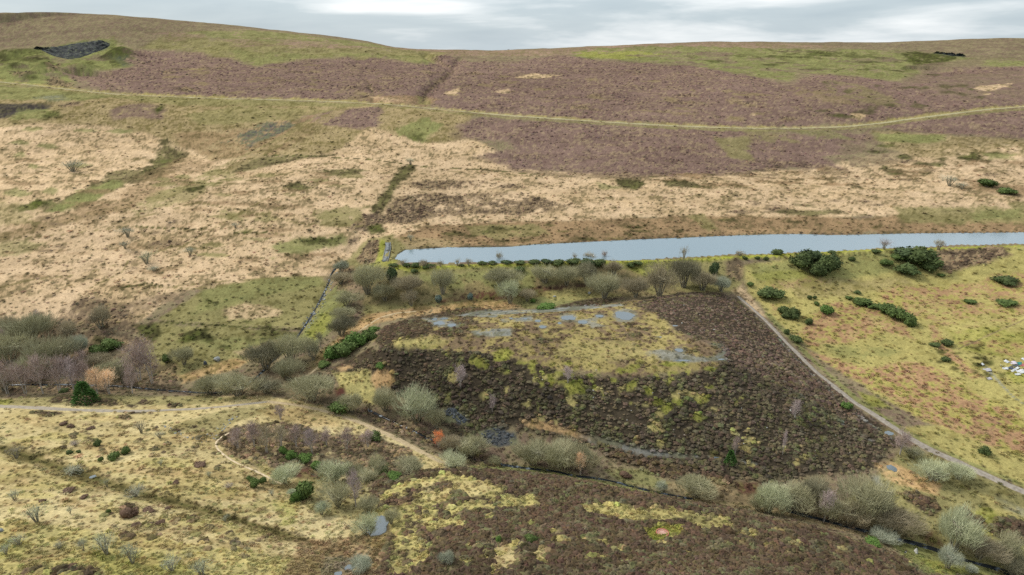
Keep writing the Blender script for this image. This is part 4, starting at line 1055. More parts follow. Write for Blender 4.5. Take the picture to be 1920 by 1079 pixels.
def make_sallow(seed, n=1500, fan=0.5, low=0.0, tw=.0085, sparse=1.0):
    """many stemmed bare shrub: crown one unit wide and one unit high"""
    g = np.random.default_rng(seed)
    lb = lobes(seed)
    def shell(k, lo):
        D = unit(g.normal(size=(k, 3)) * [1, 1, .8] + [0, 0, .28])
        D[:, 2] = np.abs(D[:, 2]) * (1) - low * g.random(k)
        return D, rad_at(D, lb) * 0.5
    # stems
    tr = []
    ns = 9
    tips = []
    for k in range(ns):
        a = k / ns * 6.28 + g.uniform(-.3, .3)
        lean = g.uniform(.25, .95)
        end = np.array([math.cos(a) * .36 * lean, math.sin(a) * .36 * lean, g.uniform(.5, .78)])
        mid = end * [.45, .45, .5] + g.normal(size=3) * .02
        path = [np.array([math.cos(a) * .02, math.sin(a) * .02, -.06]), mid, end]
        tr.append(tube(path, .020, .008))
        tips += [mid, end, (mid + end) / 2]
        for _ in range(3):
            t = g.uniform(.2, 1)
            p0 = mid + (end - mid) * t
            D, rr_ = shell(1, 0)
            p1 = D[0] * rr_[0] * g.uniform(.6, .9) * [1, 1, 1.05] + [0, 0, .44]
            p1 = p0 + (p1 - p0) * .75
            tr.append(tube([p0, (p0 + p1) / 2 + g.normal(size=3) * .015, p1], .010, .004, 3))
            tips += [p1, (p0 + p1) / 2]
    tv, tq = [], []
    tips = np.array(tips)
    n = int(n * sparse)
    D, rr_ = shell(n, 0)
    u = g.random(n) ** .55 * np.where(g.random(n) < .10, g.uniform(1.05, 1.3, n), 1.0)
    C = np.stack([D[:, 0], D[:, 1], D[:, 2] * 1.12], 1) * (rr_ * (0.3 + .7 * u))[:, None] + [0, 0, .44]
    C[:, 2] = np.maximum(C[:, 2], .04)
    ph = g.uniform(0, 6.28, 3)
    gap = np.sin(C[:, 0] * 11 + ph[0]) + np.sin(C[:, 1] * 11 + ph[1]) + np.sin(C[:, 2] * 9 + ph[2]) + .5 * g.normal(size=n)
    C = C[gap > -.75]; n = len(C)
    out = unit(C - [0, 0, .1]) + [0, 0, fan] + g.normal(size=(n, 3)) * .26
    ln = g.uniform(.12, .28, n)
    b0 = blades(C - unit(out) * ln[:, None] * .5, C + unit(out) * ln[:, None] * .5, g.uniform(.7, 1.3, n) * tw, seed + 1)
    # twigs joining the branches
    m = n // 3
    j = g.integers(0, len(tips), m); i = g.integers(0, n, m)
    mid = tips[j] + (C[i] - tips[j]) * .98
    b1 = blades(tips[j], mid, tw * 1.1, seed + 2)
    return (*join([(v, q) for v, q in tr]), *join([b0, b1]))
def make_birch(seed, n=900):
    g = np.random.default_rng(seed)
    tr, tips = [], []
    ns = g.integers(1, 4)
    for k in range(ns):
        a = g.uniform(0, 6.28)
        top = np.array([math.cos(a) * .16 * (ns > 1), math.sin(a) * .16 * (ns > 1), g.uniform(.85, .98)])
        path = [np.array([math.cos(a) * .02, math.sin(a) * .02, -.05]), top * [.35, .35, .4], top * [.7, .7, .75], top]
        tr.append(tube(path, .017, .004))
        for t in np.linspace(.28, .95, 9):
            b = g.uniform(0, 6.28); p0 = np.array([np.interp(t, [0, .4, .75, 1], [p[c] for p in path]) for c in range(3)])
            ln = .36 * (1.05 - t) + .1
            p1 = p0 + np.array([math.cos(b) * ln * .8, math.sin(b) * ln * .8, ln * .75])
            tr.append(tube([p0, p1], .006, .002, 3)); tips += [p1, (p0 + p1) / 2, p0 * .3 + p1 * .7]
    tips = np.array(tips)
    i = g.integers(0, len(tips), n)
    P0 = tips[i] + g.normal(size=(n, 3)) * [.06, .06, .05]
    d = unit(g.normal(size=(n, 3)) * [.8, .8, .5] + [0, 0, .8])
    P1 = P0 + d * g.uniform(.08, .2, n)[:, None]
    return (*join(tr), *blades(P0, P1, .008, seed + 3))
def make_gorse(seed, n=520, rough=1.0, flat=1.0):
    """dense evergreen bush of leafy sprays over several swellings; one unit wide and high"""
    g = np.random.default_rng(seed)
    k = 7
    ce = np.stack([g.uniform(-.26, .26, k), g.uniform(-.26, .26, k), g.uniform(.22, .60, k) * flat], 1)
    ce[0] = (0, 0, .5 * flat)
    ra = g.uniform(.18, .30, k); ra[0] = .34
    j = g.integers(0, k, n)
    D = unit(g.normal(size=(n, 3)) + [0, 0, .25])
    C = ce[j] + D * (ra[j] * g.uniform(.75, 1.1, n))[:, None]
    C[:, 2] = np.abs(C[:, 2])
    a = unit(np.cross(D, g.normal(size=(n, 3)))); b_ = np.cross(D, a)
    a = unit(a + D * g.normal(size=(n, 1)) * .6); b_ = unit(b_ + D * g.normal(size=(n, 1)) * .6)
    s = g.uniform(.022, .058, n)[:, None] * rough
    C = C + D * (g.random((n, 1)) < .25) * g.uniform(.02, .09, (n, 1))
    V = np.stack([C - a * s - b_ * s * .5, C + a * s * .6 - b_ * s, C + a * s + b_ * s * .6 + D * s, C - a * s * .5 + b_ * s], 1).reshape(-1, 3)
    leaf = (V, np.arange(len(V)).reshape(-1, 4))
    # solid heart of wood and dead needles
    hv, hq = [], []
    parts = []
    for c, r_ in zip(ce, ra):
        th = np.linspace(0, 2 * math.pi, 9)[:-1]; ph = np.linspace(-1.2, 1.4, 5)
        V = np.stack([np.stack([np.cos(th) * math.cos(p), np.sin(th) * math.cos(p), np.full(8, math.sin(p))], 1) for p in ph]).reshape(-1, 3) * r_ * .86 + c
        Q = [(q * 8 + t, q * 8 + (t + 1) % 8, (q + 1) * 8 + (t + 1) % 8, (q + 1) * 8 + t) for q in range(4) for t in range(8)]
        parts.append((V, np.array(Q)))
    stems = [tube([(0, 0, -.12), tuple(c * .5), tuple(c)], .03, .015) for c in ce[:4]]
    return (*join(stems), *join([leaf] + parts))
def make_pine(seed, n=700):
    g = np.random.default_rng(seed)
    t = g.random(n) ** .8
    a = g.uniform(0, 6.28, n)
    r_ = (1 - t) * .46 * g.uniform(.55, 1.1, n) + .05
    C = np.stack([np.cos(a) * r_, np.sin(a) * r_, .10 + t * .88 - r_ * .12], 1)
    d = unit(np.stack([np.cos(a), np.sin(a), .35 + 0 * a], 1) + g.normal(size=(n, 3)) * .35)
    b0 = blades(C, C + d * g.uniform(.07, .16, n)[:, None], .045, seed)
    b1 = blades(C - d * .03, C + unit(d + g.normal(size=(n, 3)) * .5) * .1, .05, seed + 5)
    return (*tube([(0, 0, -.06), (0.01, 0, .5), (0, 0, .96)], .03, .006), *join([b0, b1]))

M_bark = mat_noise('bark', (122, 116, 98), (156, 150, 128), 2, .95)
M_birchbark = mat_noise('birch_bark', (190, 184, 172), (120, 110, 104), 1.5, .9)
TW = {  # twig colours
    'olive': ((147, 142, 110), (174, 172, 138)), 'grey': ((150, 154, 133), (184, 188, 165)), 'brown': ((147, 135, 110), (171, 162, 133)), 'pale': ((158, 162, 129), (194, 196, 158)),
    'purple': ((147, 128, 121), (174, 156, 144)), 'mauve': ((158, 142, 139), (189, 172, 165)), 'dark': ((114, 111, 89), (147, 142, 115)), 'blue': ((160, 166, 139), (192, 199, 167)), 'russet': ((228, 128, 77), (250, 169, 107)), 'fawn': ((219, 180, 141), (250, 221, 181))}
M_tw = {k: mat_noise('twigs_' + k, a, b_, 0.8, .95, 3, 0, (.35, .65), .16) for k, (a, b_) in TW.items()}
GR_ = {'gorse': ((54, 66, 40), (96, 108, 62)), 'holly': ((48, 60, 42), (84, 98, 60)), 'broom': ((66, 90, 42), (98, 122, 60)), 'bluegreen': ((88, 104, 96), (122, 136, 124)), 'scrubgreen': ((60, 76, 40), (100, 116, 62)), 'pine': ((62, 92, 44), (94, 128, 66)), 'heatherbush': ((74, 56, 46), (112, 92, 74))}
M_gr = {k: mat_noise('leaf_' + k, a, b_, 0.7, .8, 4, 0, (.32, .68), .15) for k, (a, b_) in GR_.items()}
PROTO = {}
def proto(kind, col, v):
    k = (kind, col, v)
    if k not in PROTO:
        sd_ = 100 * v + {'sallow': 1, 'upright': 2, 'sparse': 3, 'birch': 4, 'gorse': 5, 'pine': 6, 'low': 7}[kind]
        if kind == 'birch':
            a = make_birch(sd_); tm, cm = M_birchbark, M_tw[col]
        elif kind == 'gorse':
            a = make_gorse(sd_, 900); tm, cm = M_bark, M_gr[col]
        elif kind == 'pine':
            a = make_pine(sd_); tm, cm = M_bark, M_gr[col]
        elif kind == 'low':
            a = make_gorse(sd_, 420, .8, .7); tm, cm = M_bark, M_gr[col]
        elif kind == 'upright':
            a = make_sallow(sd_, 420, 1.3, tw=.006); tm, cm = M_bark, M_tw[col]
        elif kind == 'sparse':
            a = make_sallow(sd_, 330, .9, 0, .0045); tm, cm = M_bark, M_tw[col]
        else:
            a = make_sallow(sd_, 3000, .6, tw=.0044); tm, cm = M_bark, M_tw[col]
        PROTO[k] = (fast_mesh('trunk', a[0], a[1], tm, False), fast_mesh('crown', a[2], a[3], cm, False))
    return PROTO[k]
KIND = {'sallow': ('willow_shrub', 'shrub'), 'upright': ('bare_tree', 'tree'), 'sparse': ('bare_shrub', 'shrub'), 'birch': ('birch_tree', 'tree'), 'gorse': ('gorse_bush', 'bush'), 'pine': ('pine_tree', 'tree'), 'low': ('heather_bush', 'bush')}
NPL = 0
def plant(kind, col, px, py, w, h, label, group=None, name=None, **kw):
    """px: middle, py: foot of the crown as seen, w and h: size seen, in photograph pixels"""
    global NPL
    NPL += 1
    x, y, z = hit_xyz(px, py, **kw)
    for _ in range(3):
        sd_ = math.sqrt(x * x + y * y + z * z)
        sa = -z / sd_; ca_ = math.sqrt(1 - sa * sa)
        W = w * (0.92 if kind == 'gorse' else 1.08) * sd_ / F; hm = h * 1.04 * sd_ / F
        H = 2 / ca_ * math.sqrt(max((hm / 2) ** 2 - (W / 2 * sa) ** 2, (0.36 * hm) ** 2))
        if kind in ('birch', 'pine', 'upright'):
            H = hm / ca_
        fy = py - h / 2 + H / 2 * ca_ * F / sd_
        x, y, z = hit_xyz(px, fy, **kw)
    tm, cm = proto(kind, col, NPL % (4 if kind in ('sallow', 'gorse', 'sparse', 'birch') else 3))
    nm, cat = KIND[kind]
    if name: nm = name
    e = bpy.data.objects.new(nm, None)
    e.location = (x, y, z + HC - 0.05 * H)
    rz = random.uniform(0, 6.28)
    COL.objects.link(e)
    for pn, me in (('trunk' if kind not in ('gorse', 'low') else 'stem', tm), ('crown' if kind not in ('gorse', 'low') else 'foliage', cm)):
        o = obj(pn, me, e)
        o.rotation_euler = (0, 0, rz)
        o.scale = (W, W, H)
    return tag(e, label, cat, group)
exec_rows = []
def rows(kind, group, text, **kw):
    for ln in text.strip().split('\n'):
        p = [q.strip() for q in ln.split('|')]
        c, px, py, w, h = p[0].split()
        plant(kind, c, float(px), float(py), float(w), float(h), p[1], group, **kw)
EMB = 'bare willows on the bank below the reservoir'
rows('sallow', EMB, '''
olive 690 552 72 62 | big round bare olive willow just below the foot of the dam
olive 722 565 50 40 | small bare willow in front of the big round one near the dam
brown 768 554 58 44 | broad bare brown willow right of the dark holly on the bank
brown 771 574 32 30 | low brown bare shrub at the foot of the bank right of the small willow
olive 830 552 50 52 | tall bare willow on the bank above the dark red bracken, right of a path
grey 640 512 32 28 | small grey bare shrub on the stream edge left of the dam
brown 640 534 44 28 | brownish bare shrub overhanging the first fall of the stream
olive 652 578 56 36 | olive bare shrub beside the stream below the dam trees
olive 645 604 52 32 | sprawling bare shrub on the path junction above the glen
dark 640 632 58 48 | dark bare shrub over the bright green stream bank
olive 941 542 74 48 | wide domed bare willow in the middle of the green bank
pale 956 570 46 46 | pale yellowish bare willow with fanned stems before the domed willow
brown 988 566 34 26 | small bare willow tucked against the pale fanned one
olive 1022 532 56 40 | leftmost willow of the dense hedge row under the gorse
olive 1062 536 60 44 | thick bare willow in the middle of the hedge row under the gorse
dark 1100 532 50 42 | dark bare willow at the right end of the hedge row
olive 1132 562 74 54 | big dome shaped bare willow nearest the grey gravel track
brown 1152 516 38 32 | small brown willow high on the bank behind the big dome
brown 1192 560 54 46 | brown bare willow right of the big dome by the heather corner
brown 1236 556 66 64 | tall spreading bare willow at the top corner of the heather mound
dark 1282 540 66 62 | tall dark bare willow in the clump at the right end of the bank
brown 1318 546 60 46 | brown bare willow in front of the holly at the clump's right end
grey 1352 548 40 34 | greyish low willow at the outer right edge of the clump
''')
rows('upright', 'small bare trees along the reservoir shore', '''
brown 756 499 20 14 | first small bare tree on the near shore beside the dam corner
brown 794 500 32 15 | wide bare shrub on the near shore between two gorse bushes
brown 826 500 17 14 | thin bare sapling on the shore above the path gate
brown 858 499 13 16 | slim bare sapling on the shore left of a rounded bare tree
brown 879 499 20 17 | rounded bare tree on the shore right of the slim sapling
brown 936 490 17 22 | lone taller bare tree standing out against the reservoir water
brown 1077 488 13 15 | tiny bare sapling poking above the shore gorse
brown 1106 486 36 14 | wide low bare bush above the shore gorse
purple 1133 486 14 20 | small purplish bare tree rising from the end of the shore gorse
mauve 1657 468 24 20 | mauve bare tree on the right shore beside big gorse
brown 1759 468 26 19 | lone round bare tree on the right shore above the brown heather bank
brown 1387 479 22 10 | low bare shrub at the water edge right of the willow clump
brown 1282 486 16 26 | thin bare tree standing above the willow clump against the water
''')
rows('sparse', 'scattered bare shrubs on the far moor', '''
grey 137 322 44 24 | grey rounded shrub alone high on the left tan moor
grey 1780 349 32 20 | grey bare shrub on the far right tan moor
grey 1802 355 28 13 | lower half of the shrub pair on the far right moor
grey 239 445 30 22 | upper grey shrub of a close pair on the left tan moor
grey 235 467 26 18 | lower grey shrub of a close pair on the left tan moor
pale 275 496 46 26 | widest pale shrub on the left tan moor
grey 289 510 26 12 | small shrub just below the widest pale shrub on the moor
grey 356 480 26 20 | grey shrub on tan moor right of the widest pale one
grey 442 428 20 13 | small grey shrub far up the tan moor beside a faint sheep track
blue 770 309 20 15 | bluish shrub where the dark field lines cross on the hillside
grey 770 452 18 15 | single shrub by the far left tip of the reservoir
''')
rows('sallow', 'bare shrubs in the lower left fields', '''
brown 190 616 42 38 | round grey brown shrub above the left wood on tan ground
olive 345 686 44 34 | olive shrub in green field beside a mossy patch
dark 498 694 76 64 | dark bare tree over the little waterfall in the glen
olive 546 682 66 62 | upright olive bare tree beside the waterfall, nearer the path
olive 588 676 36 40 | thin bare tree on the stream side below the green slope
olive 540 716 60 46 | low tangled shrub below the waterfall trees
dark 500 742 60 36 | dark tangle of bare branches in the glen floor
olive 395 745 60 46 | bare shrub on the stream just above the grey path
olive 446 748 82 52 | big bare willow beside the wooden post on the grey path
olive 586 758 98 62 | largest round bare willow at the path bend by the post
''')
rows('birch', None, '''
dark 602 652 22 26 | small dark leaning tree on the bright green stream slope
olive 580 668 30 34 | bare tree with forked stem below the small leaning tree
''')
rows('birch', 'purple birches at the left wood', '''
purple 262 714 58 60 | left birch of the purple pair standing clear right of the wood
purple 286 718 46 58 | right birch of the purple pair standing clear right of the wood
''')
# left wood: back willows, grey birches, front row of purple birches
for k, (px, py, w, h, c) in enumerate(((8, 640, 60, 46, 'brown'), (62, 650, 84, 60, 'olive'), (20, 690, 70, 60, 'olive'), (96, 694, 78, 56, 'olive'), (118, 680, 56, 44, 'brown'), (152, 668, 38, 40, 'grey'), (130, 640, 34, 34, 'brown'), (60, 715, 60, 44, 'olive'), (8, 735, 50, 40, 'brown'),
                                       (185, 690, 50, 30, 'brown'), (206, 712, 60, 36, 'olive'), (232, 722, 40, 34, 'dark'))):
    lab = ('brown bare willow at the back left edge of the wood', 'tallest grey green willow at the back of the left wood', 'grey green willow at the left frame edge inside the wood', 'broad willow in the middle of the wood behind the purple birches', 'brownish willow on the right shoulder of the wood',
           'silver grey bare tree at the wood\'s right edge beside dark gorse', 'thin brown tree with a pale trunk behind the silver grey tree', 'willow showing between the front birches of the wood', 'low brown shrub in the wood\'s bottom left corner',
           'low brown shrub between the wood and the purple birch pair', 'olive shrub over the stream left of the purple birch pair', 'dark shrub at the foot of the purple birch pair')[k]
    plant('sallow', c, px, py, w, h, lab, 'willows of the left wood')
for k, (px, py, w, h, c) in enumerate(((14, 738, 40, 50, 'purple'), (48, 738, 40, 46, 'purple'), (82, 737, 44, 56, 'purple'), (112, 735, 42, 52, 'purple'), (140, 733, 40, 50, 'mauve'), (160, 728, 34, 44, 'purple'), (156, 690, 26, 26, 'purple'), (10, 668, 26, 40, 'purple'), (182, 738, 40, 40, 'fawn'), (205, 738, 40, 38, 'fawn'), (248, 738, 36, 40, 'purple'), (72, 608, 18, 20, 'mauve'))):
    lab = ('leftmost purple birch of the wood\'s front row', 'purple birch with a leaning white trunk in the front row', 'tall purple birch with a white trunk in the front row', 'purple birch right of the white trunked one in the front row', 'mauve birch at the right half of the front row', 'purple birch at the right end of the front row',
           'small purple birch beside the silver grey tree', 'purple twigged birch at the left frame edge among willows', 'fawn twigged birch behind the bright green pine', 'fawn twigged birch right of the bright green pine', 'low purple birch in front of the purple pair', 'tiny mauve birch alone above the wood')[k]
    plant('birch', c, px, py, w, h, lab, 'birches of the left wood')
rows('sallow', 'bare willows along the stream under the mound', '''
olive 660 776 52 46 | round olive willow nearest the path bend under the mound
olive 722 774 56 48 | round willow left of the biggest one under the mound
pale 782 800 92 72 | biggest pale domed willow between the path and the dark heather
olive 818 806 40 44 | right hand lobe willow leaning off the biggest domed one
olive 882 862 64 52 | round willow right of the russet oak
brown 842 852 44 40 | brown shrub just below the russet oak
pale 850 880 60 26 | pale reedy shrub beside the end of the earth path
olive 930 878 28 24 | small willow on the stream between two larger clumps
olive 1000 878 78 56 | left dome of the long willow clump at the mound foot
olive 1048 884 82 58 | middle dome of the long willow clump at the mound foot
olive 1094 884 64 54 | right dome of the long willow clump at the mound foot
''', rmin=190)
rows('birch', None, '''
russet 822 840 25 27 | young oak holding russet leaves beside the stream under the mound
fawn 1088 890 28 38 | fawn leaved young tree in front of the long willow clump
''', rmin=190)
rows('sallow', 'bare willows along the lower right stream', '''
olive 1304 938 72 50 | round willow behind the heather hill brow, left of the grey thicket
grey 1240 926 28 24 | small grey willow at the stream left of the round willow
pale 1440 968 66 62 | pale grey willow at the left end of the thicket
olive 1478 964 88 66 | broad willow behind the pale one in the thicket
dark 1524 940 60 40 | dark willow at the back of the thicket
olive 1560 984 66 54 | olive willow low in the middle of the thicket
olive 1622 984 96 82 | largest willow dome at the right of the thicket
brown 1590 990 60 56 | brownish willow between the middle and largest domes
brown 1676 1006 74 56 | brown willow trailing right of the largest dome
olive 1420 962 40 34 | low shrub at the thicket's left foot
grey 1654 1018 46 22 | low grey shrub under the trailing brown willow
pale 1788 1036 70 76 | tall pale willow with fanned limbs by the mossy flat
brown 1836 1052 64 46 | brown willow right of the tall pale fanned one
olive 1884 1052 48 44 | olive willow overhanging the stream at the right edge
dark 1910 1086 60 34 | dark shrub in the bottom right corner
grey 1776 1070 40 40 | grey bare shrub on the mossy flat beside the tall willow
grey 1822 1076 22 14 | low greyish shrub at the end of the mossy flat
pale 1746 906 60 38 | pale sparse shrub beside the orange grass below the track
pale 1796 902 50 32 | second pale sparse shrub nearer the track
olive 1712 862 34 24 | small shrub below the track left of the pale sparse pair
''', rmin=165)
rows('birch', 'small birches on the heather mound', '''
mauve 864 728 30 42 | mauve bare birch on the left face of the heather mound
mauve 1064 718 28 26 | mauve rounded birch at the top rim of the mound
mauve 923 774 18 30 | thin birch low on the mound face, left of the long willows
mauve 1490 786 24 30 | mauve bare birch on the right face of the mound
purple 1378 852 18 30 | purple birch above the small green pine at the mound foot
mauve 1467 852 12 36 | slender white trunked birch right of the small green pine
purple 1686 852 40 36 | reddish birch between the mound corner and the stony track
''')
rows('birch', None, '''
mauve 1543 980 36 50 | mauve birch with pale trunk in front of the grey thicket
''', rmin=165)
rows('birch', 'birches in the purple thicket', '''
purple 446 842 34 34 | leftmost purple birch of the thicket by the curling path
purple 478 838 34 40 | second purple birch from the curling path
brown 500 850 34 44 | birch with a white trunk in the middle of the purple thicket
brown 528 842 36 40 | brown birch right of the white trunked one in the thicket
purple 556 838 32 38 | purple birch above the bright green broom
mauve 586 850 36 40 | mauve birch between the broom and the pale shrub
purple 612 836 34 28 | purple birch behind the largest pale shrub of the thicket
purple 650 842 36 34 | purple birch behind the right pale shrub of the thicket
purple 690 838 36 30 | purple birch at the right end of the thicket near the path
purple 526 788 28 22 | small purple scrub birch alone on the grass above the thicket
mauve 668 950 40 54 | birch with white forked trunk left of the heather hill
''')
rows('sallow', 'pale shrubs in the purple thicket', '''
pale 626 876 72 50 | largest pale grey shrub in the purple thicket
pale 530 888 58 40 | pale shrub below the bright green broom
olive 708 872 44 40 | right pale shrub of the thicket near the earth path
olive 660 880 40 36 | olive shrub between the two pale shrubs of the thicket
olive 690 904 50 26 | low shrub below the right pale shrub, above the heather hill
olive 770 888 64 30 | olive shrub beside the path end at the heather hill
olive 634 956 60 50 | green grey shrub below the thicket left of the forked birch
olive 690 966 44 34 | low olive shrub right under the forked white birch
blue 603 968 30 30 | bluish grey rounded shrub left of the forked birch
blue 548 930 20 14 | tiny bluish shrub on grass below the thicket
pale 690 1012 52 46 | pale shrub standing in the small pond
olive 734 986 34 32 | olive shrub on the right bank of the small pond
grey 838 1062 34 32 | grey bare shrub among dark heather at the bottom
grey 680 1074 46 30 | grey scrub at the bottom beside the boggy pools
''', rmax=200)
rows('sparse', 'thin bare saplings on the straw coloured field', '''
blue 70 982 40 36 | clear fan shaped sapling alone in the left of the straw field
blue 200 1044 50 48 | biggest bare sapling near the bottom left
blue 248 1060 42 44 | sapling right of the biggest one near the bottom left
blue 322 1076 44 34 | pale sapling at the bottom edge under the green grass
blue 380 1084 42 38 | rightmost pale sapling at the bottom edge
brown 265 814 30 30 | brownish sapling under the grey path at mid left
grey 300 824 24 18 | low grey sapling right of the brownish one
brown 30 862 36 28 | brownish scrub sapling on the dark band at the left edge
grey 136 890 40 16 | low grey scrub along the dark band, left part
grey 254 936 50 26 | grey scrub along the dark band, middle part
blue 201 914 16 18 | tiny bluish sapling on the dark band
blue 28 940 26 22 | bluish sapling at the left edge under the dark band
blue 132 964 14 14 | tiny sapling right of the fan shaped one
blue 36 1026 34 26 | spread sapling at the lower left edge
blue 12 1042 26 22 | lowest sapling at the lower left edge
grey 112 1032 22 18 | small grey sapling left of the biggest one
grey 156 1034 20 26 | thin grey sapling touching the biggest one
mauve 142 838 26 14 | low mauve scrub by the small gorse row
blue 422 980 20 14 | small bluish sapling below the dark band
mauve 430 916 24 10 | flat mauve scrub left of the thicket path
blue 392 896 14 14 | tiny bluish sapling in the middle of the straw field
blue 302 874 14 14 | tiny bluish sapling right of the gorse row
grey 510 932 20 16 | small grey sapling below the thicket path
''')
rows('gorse', 'dark gorse bushes on the right bank', '''
gorse 1505 500 46 32 | left part of the biggest gorse thicket on the right bank
holly 1520 492 44 26 | top of the biggest gorse thicket at the water edge
gorse 1548 510 44 34 | right front part of the biggest gorse thicket
gorse 1530 514 40 24 | lower front of the biggest gorse thicket
holly 1560 502 30 28 | outer right part of the biggest gorse thicket
holly 1702 486 50 24 | left top part of the gorse thicket by the lone round tree
gorse 1722 496 56 34 | middle of the gorse thicket by the lone round tree
gorse 1746 506 40 24 | lower right of the gorse thicket by the lone round tree
gorse 1698 513 46 20 | low gorse mound left under the thicket by the lone tree
scrubgreen 1688 489 34 14 | greyish gorse just left of the thicket by the lone tree
scrubgreen 1660 498 24 13 | small gorse between the two big thickets, lower one
gorse 1456 477 26 11 | flat topped gorse on the shore left of the biggest thicket
gorse 1560 475 16 6 | small shore gorse right of the biggest thicket
gorse 1642 475 18 8 | shore gorse just left of the mauve tree
gorse 1443 561 52 26 | single large gorse beside the top of the stony track
gorse 1468 586 22 14 | upper lobe of the gorse trio on green grass
gorse 1484 596 32 22 | middle of the gorse trio on green grass
gorse 1473 597 18 12 | lower left of the gorse trio on green grass
broom 1548 589 30 18 | neat green oval gorse on the rusty bracken
scrubgreen 1620 573 38 16 | grey green gorse at the head of the sloping line
scrubgreen 1642 580 26 12 | lower end of the grey green gorse on the sloping line
scrubgreen 1664 588 36 20 | upper part of the long sloping gorse line
scrubgreen 1684 600 40 24 | middle part of the long sloping gorse line
scrubgreen 1704 610 26 18 | lowest part of the long sloping gorse line
gorse 1517 609 16 14 | small dark gorse beside a bright green patch
gorse 1518 562 10 9 | small gorse of a pair above the neat oval, left
gorse 1527 561 9 7 | small gorse of a pair above the neat oval, right
scrubgreen 1530 573 12 8 | small gorse just above left of the neat oval
gorse 1608 551 14 7 | small gorse on the open green slope
scrubgreen 1592 562 14 7 | small grey gorse left of the sloping line
gorse 1493 642 26 14 | gorse hugging the stony track, upper one
gorse 1474 626 14 10 | little gorse by the stony track above another
gorse 1882 531 44 14 | flat gorse at the far right of the green field
scrubgreen 1765 519 14 6 | tiny gorse below the brown heather bank
gorse 1420 487 10 7 | tiny gorse under the shore, second from the willow clump
gorse 1396 487 12 7 | tiny gorse under the shore nearest the willow clump
gorse 1436 488 11 8 | tiny gorse under the shore, third from the willow clump
gorse 1568 490 10 8 | tiny gorse right of the biggest thicket
gorse 1597 490 13 9 | small round gorse alone on the bank between thickets
scrubgreen 1820 570 24 8 | low gorse in the right bracken field, left of two
scrubgreen 1890 572 36 10 | low gorse in the right bracken field, right of two
gorse 1752 650 18 8 | dark gorse above the rusty hollow
gorse 1774 648 24 12 | dark gorse across the rusty hollow
gorse 1775 678 18 9 | gorse below the rusty hollow
gorse 1846 852 20 16 | round gorse on the bank right of the stony track
broom 1588 768 22 14 | green gorse on the mound edge beside the stony track
scrubgreen 1406 537 16 9 | small gorse at the head of the stony track
scrubgreen 1850 350 32 14 | dark gorse on the far right moor above the water
scrubgreen 1886 362 30 10 | second dark gorse on the far right moor
''')
rows('gorse', 'shore gorse along the embankment top', '''
gorse 738 501 20 8 | small shore gorse nearest the dam
gorse 762 501 18 9 | shore gorse in a pair left of the wide bare shrub
gorse 778 501 20 10 | right gorse of the pair left of the wide bare shrub
gorse 806 501 22 7 | flat shore gorse right of the wide bare shrub
gorse 866 500 12 6 | tiny shore gorse beneath the slim saplings
gorse 904 497 20 9 | shore gorse left of the lone taller tree
gorse 922 497 22 9 | shore gorse at the foot of the lone taller tree
holly 950 496 26 10 | shore gorse right of the lone taller tree
gorse 976 496 24 9 | shore gorse midway along the embankment top
gorse 1002 496 24 11 | first bush of the thick shore gorse run
holly 1024 496 26 12 | second bush of the thick shore gorse run
gorse 1048 497 28 13 | third bush of the thick shore gorse run
gorse 1074 496 28 14 | fourth bush of the thick shore gorse run
holly 1100 500 34 18 | tallest bush of the thick shore gorse run
gorse 1126 498 28 15 | last bush of the thick shore gorse run
gorse 1182 500 18 9 | round gorse on the bank right of the shore run
gorse 1196 497 20 8 | flat gorse beside the round one right of the shore run
holly 734 530 28 34 | dark holly between two willows below the dam
holly 1338 514 22 26 | dark holly on the bank at the right willow clump
gorse 776 511 16 8 | gorse just under the embankment fence
scrubgreen 797 505 10 7 | small gorse against the embankment fence
scrubgreen 974 510 22 12 | gorse on the bank left of the hedge row
broom 1024 580 42 14 | spreading green gorse on the edge of the gravel track
broom 1000 568 12 10 | small green gorse left of the spreading one by the track
''')
rows('gorse', 'tiny columnar evergreens on the green bank', '''
bluegreen 823 568 15 18 | left of two small blue grey evergreens below the bank
bluegreen 882 563 12 16 | right of two small blue grey evergreens below the bank
''')
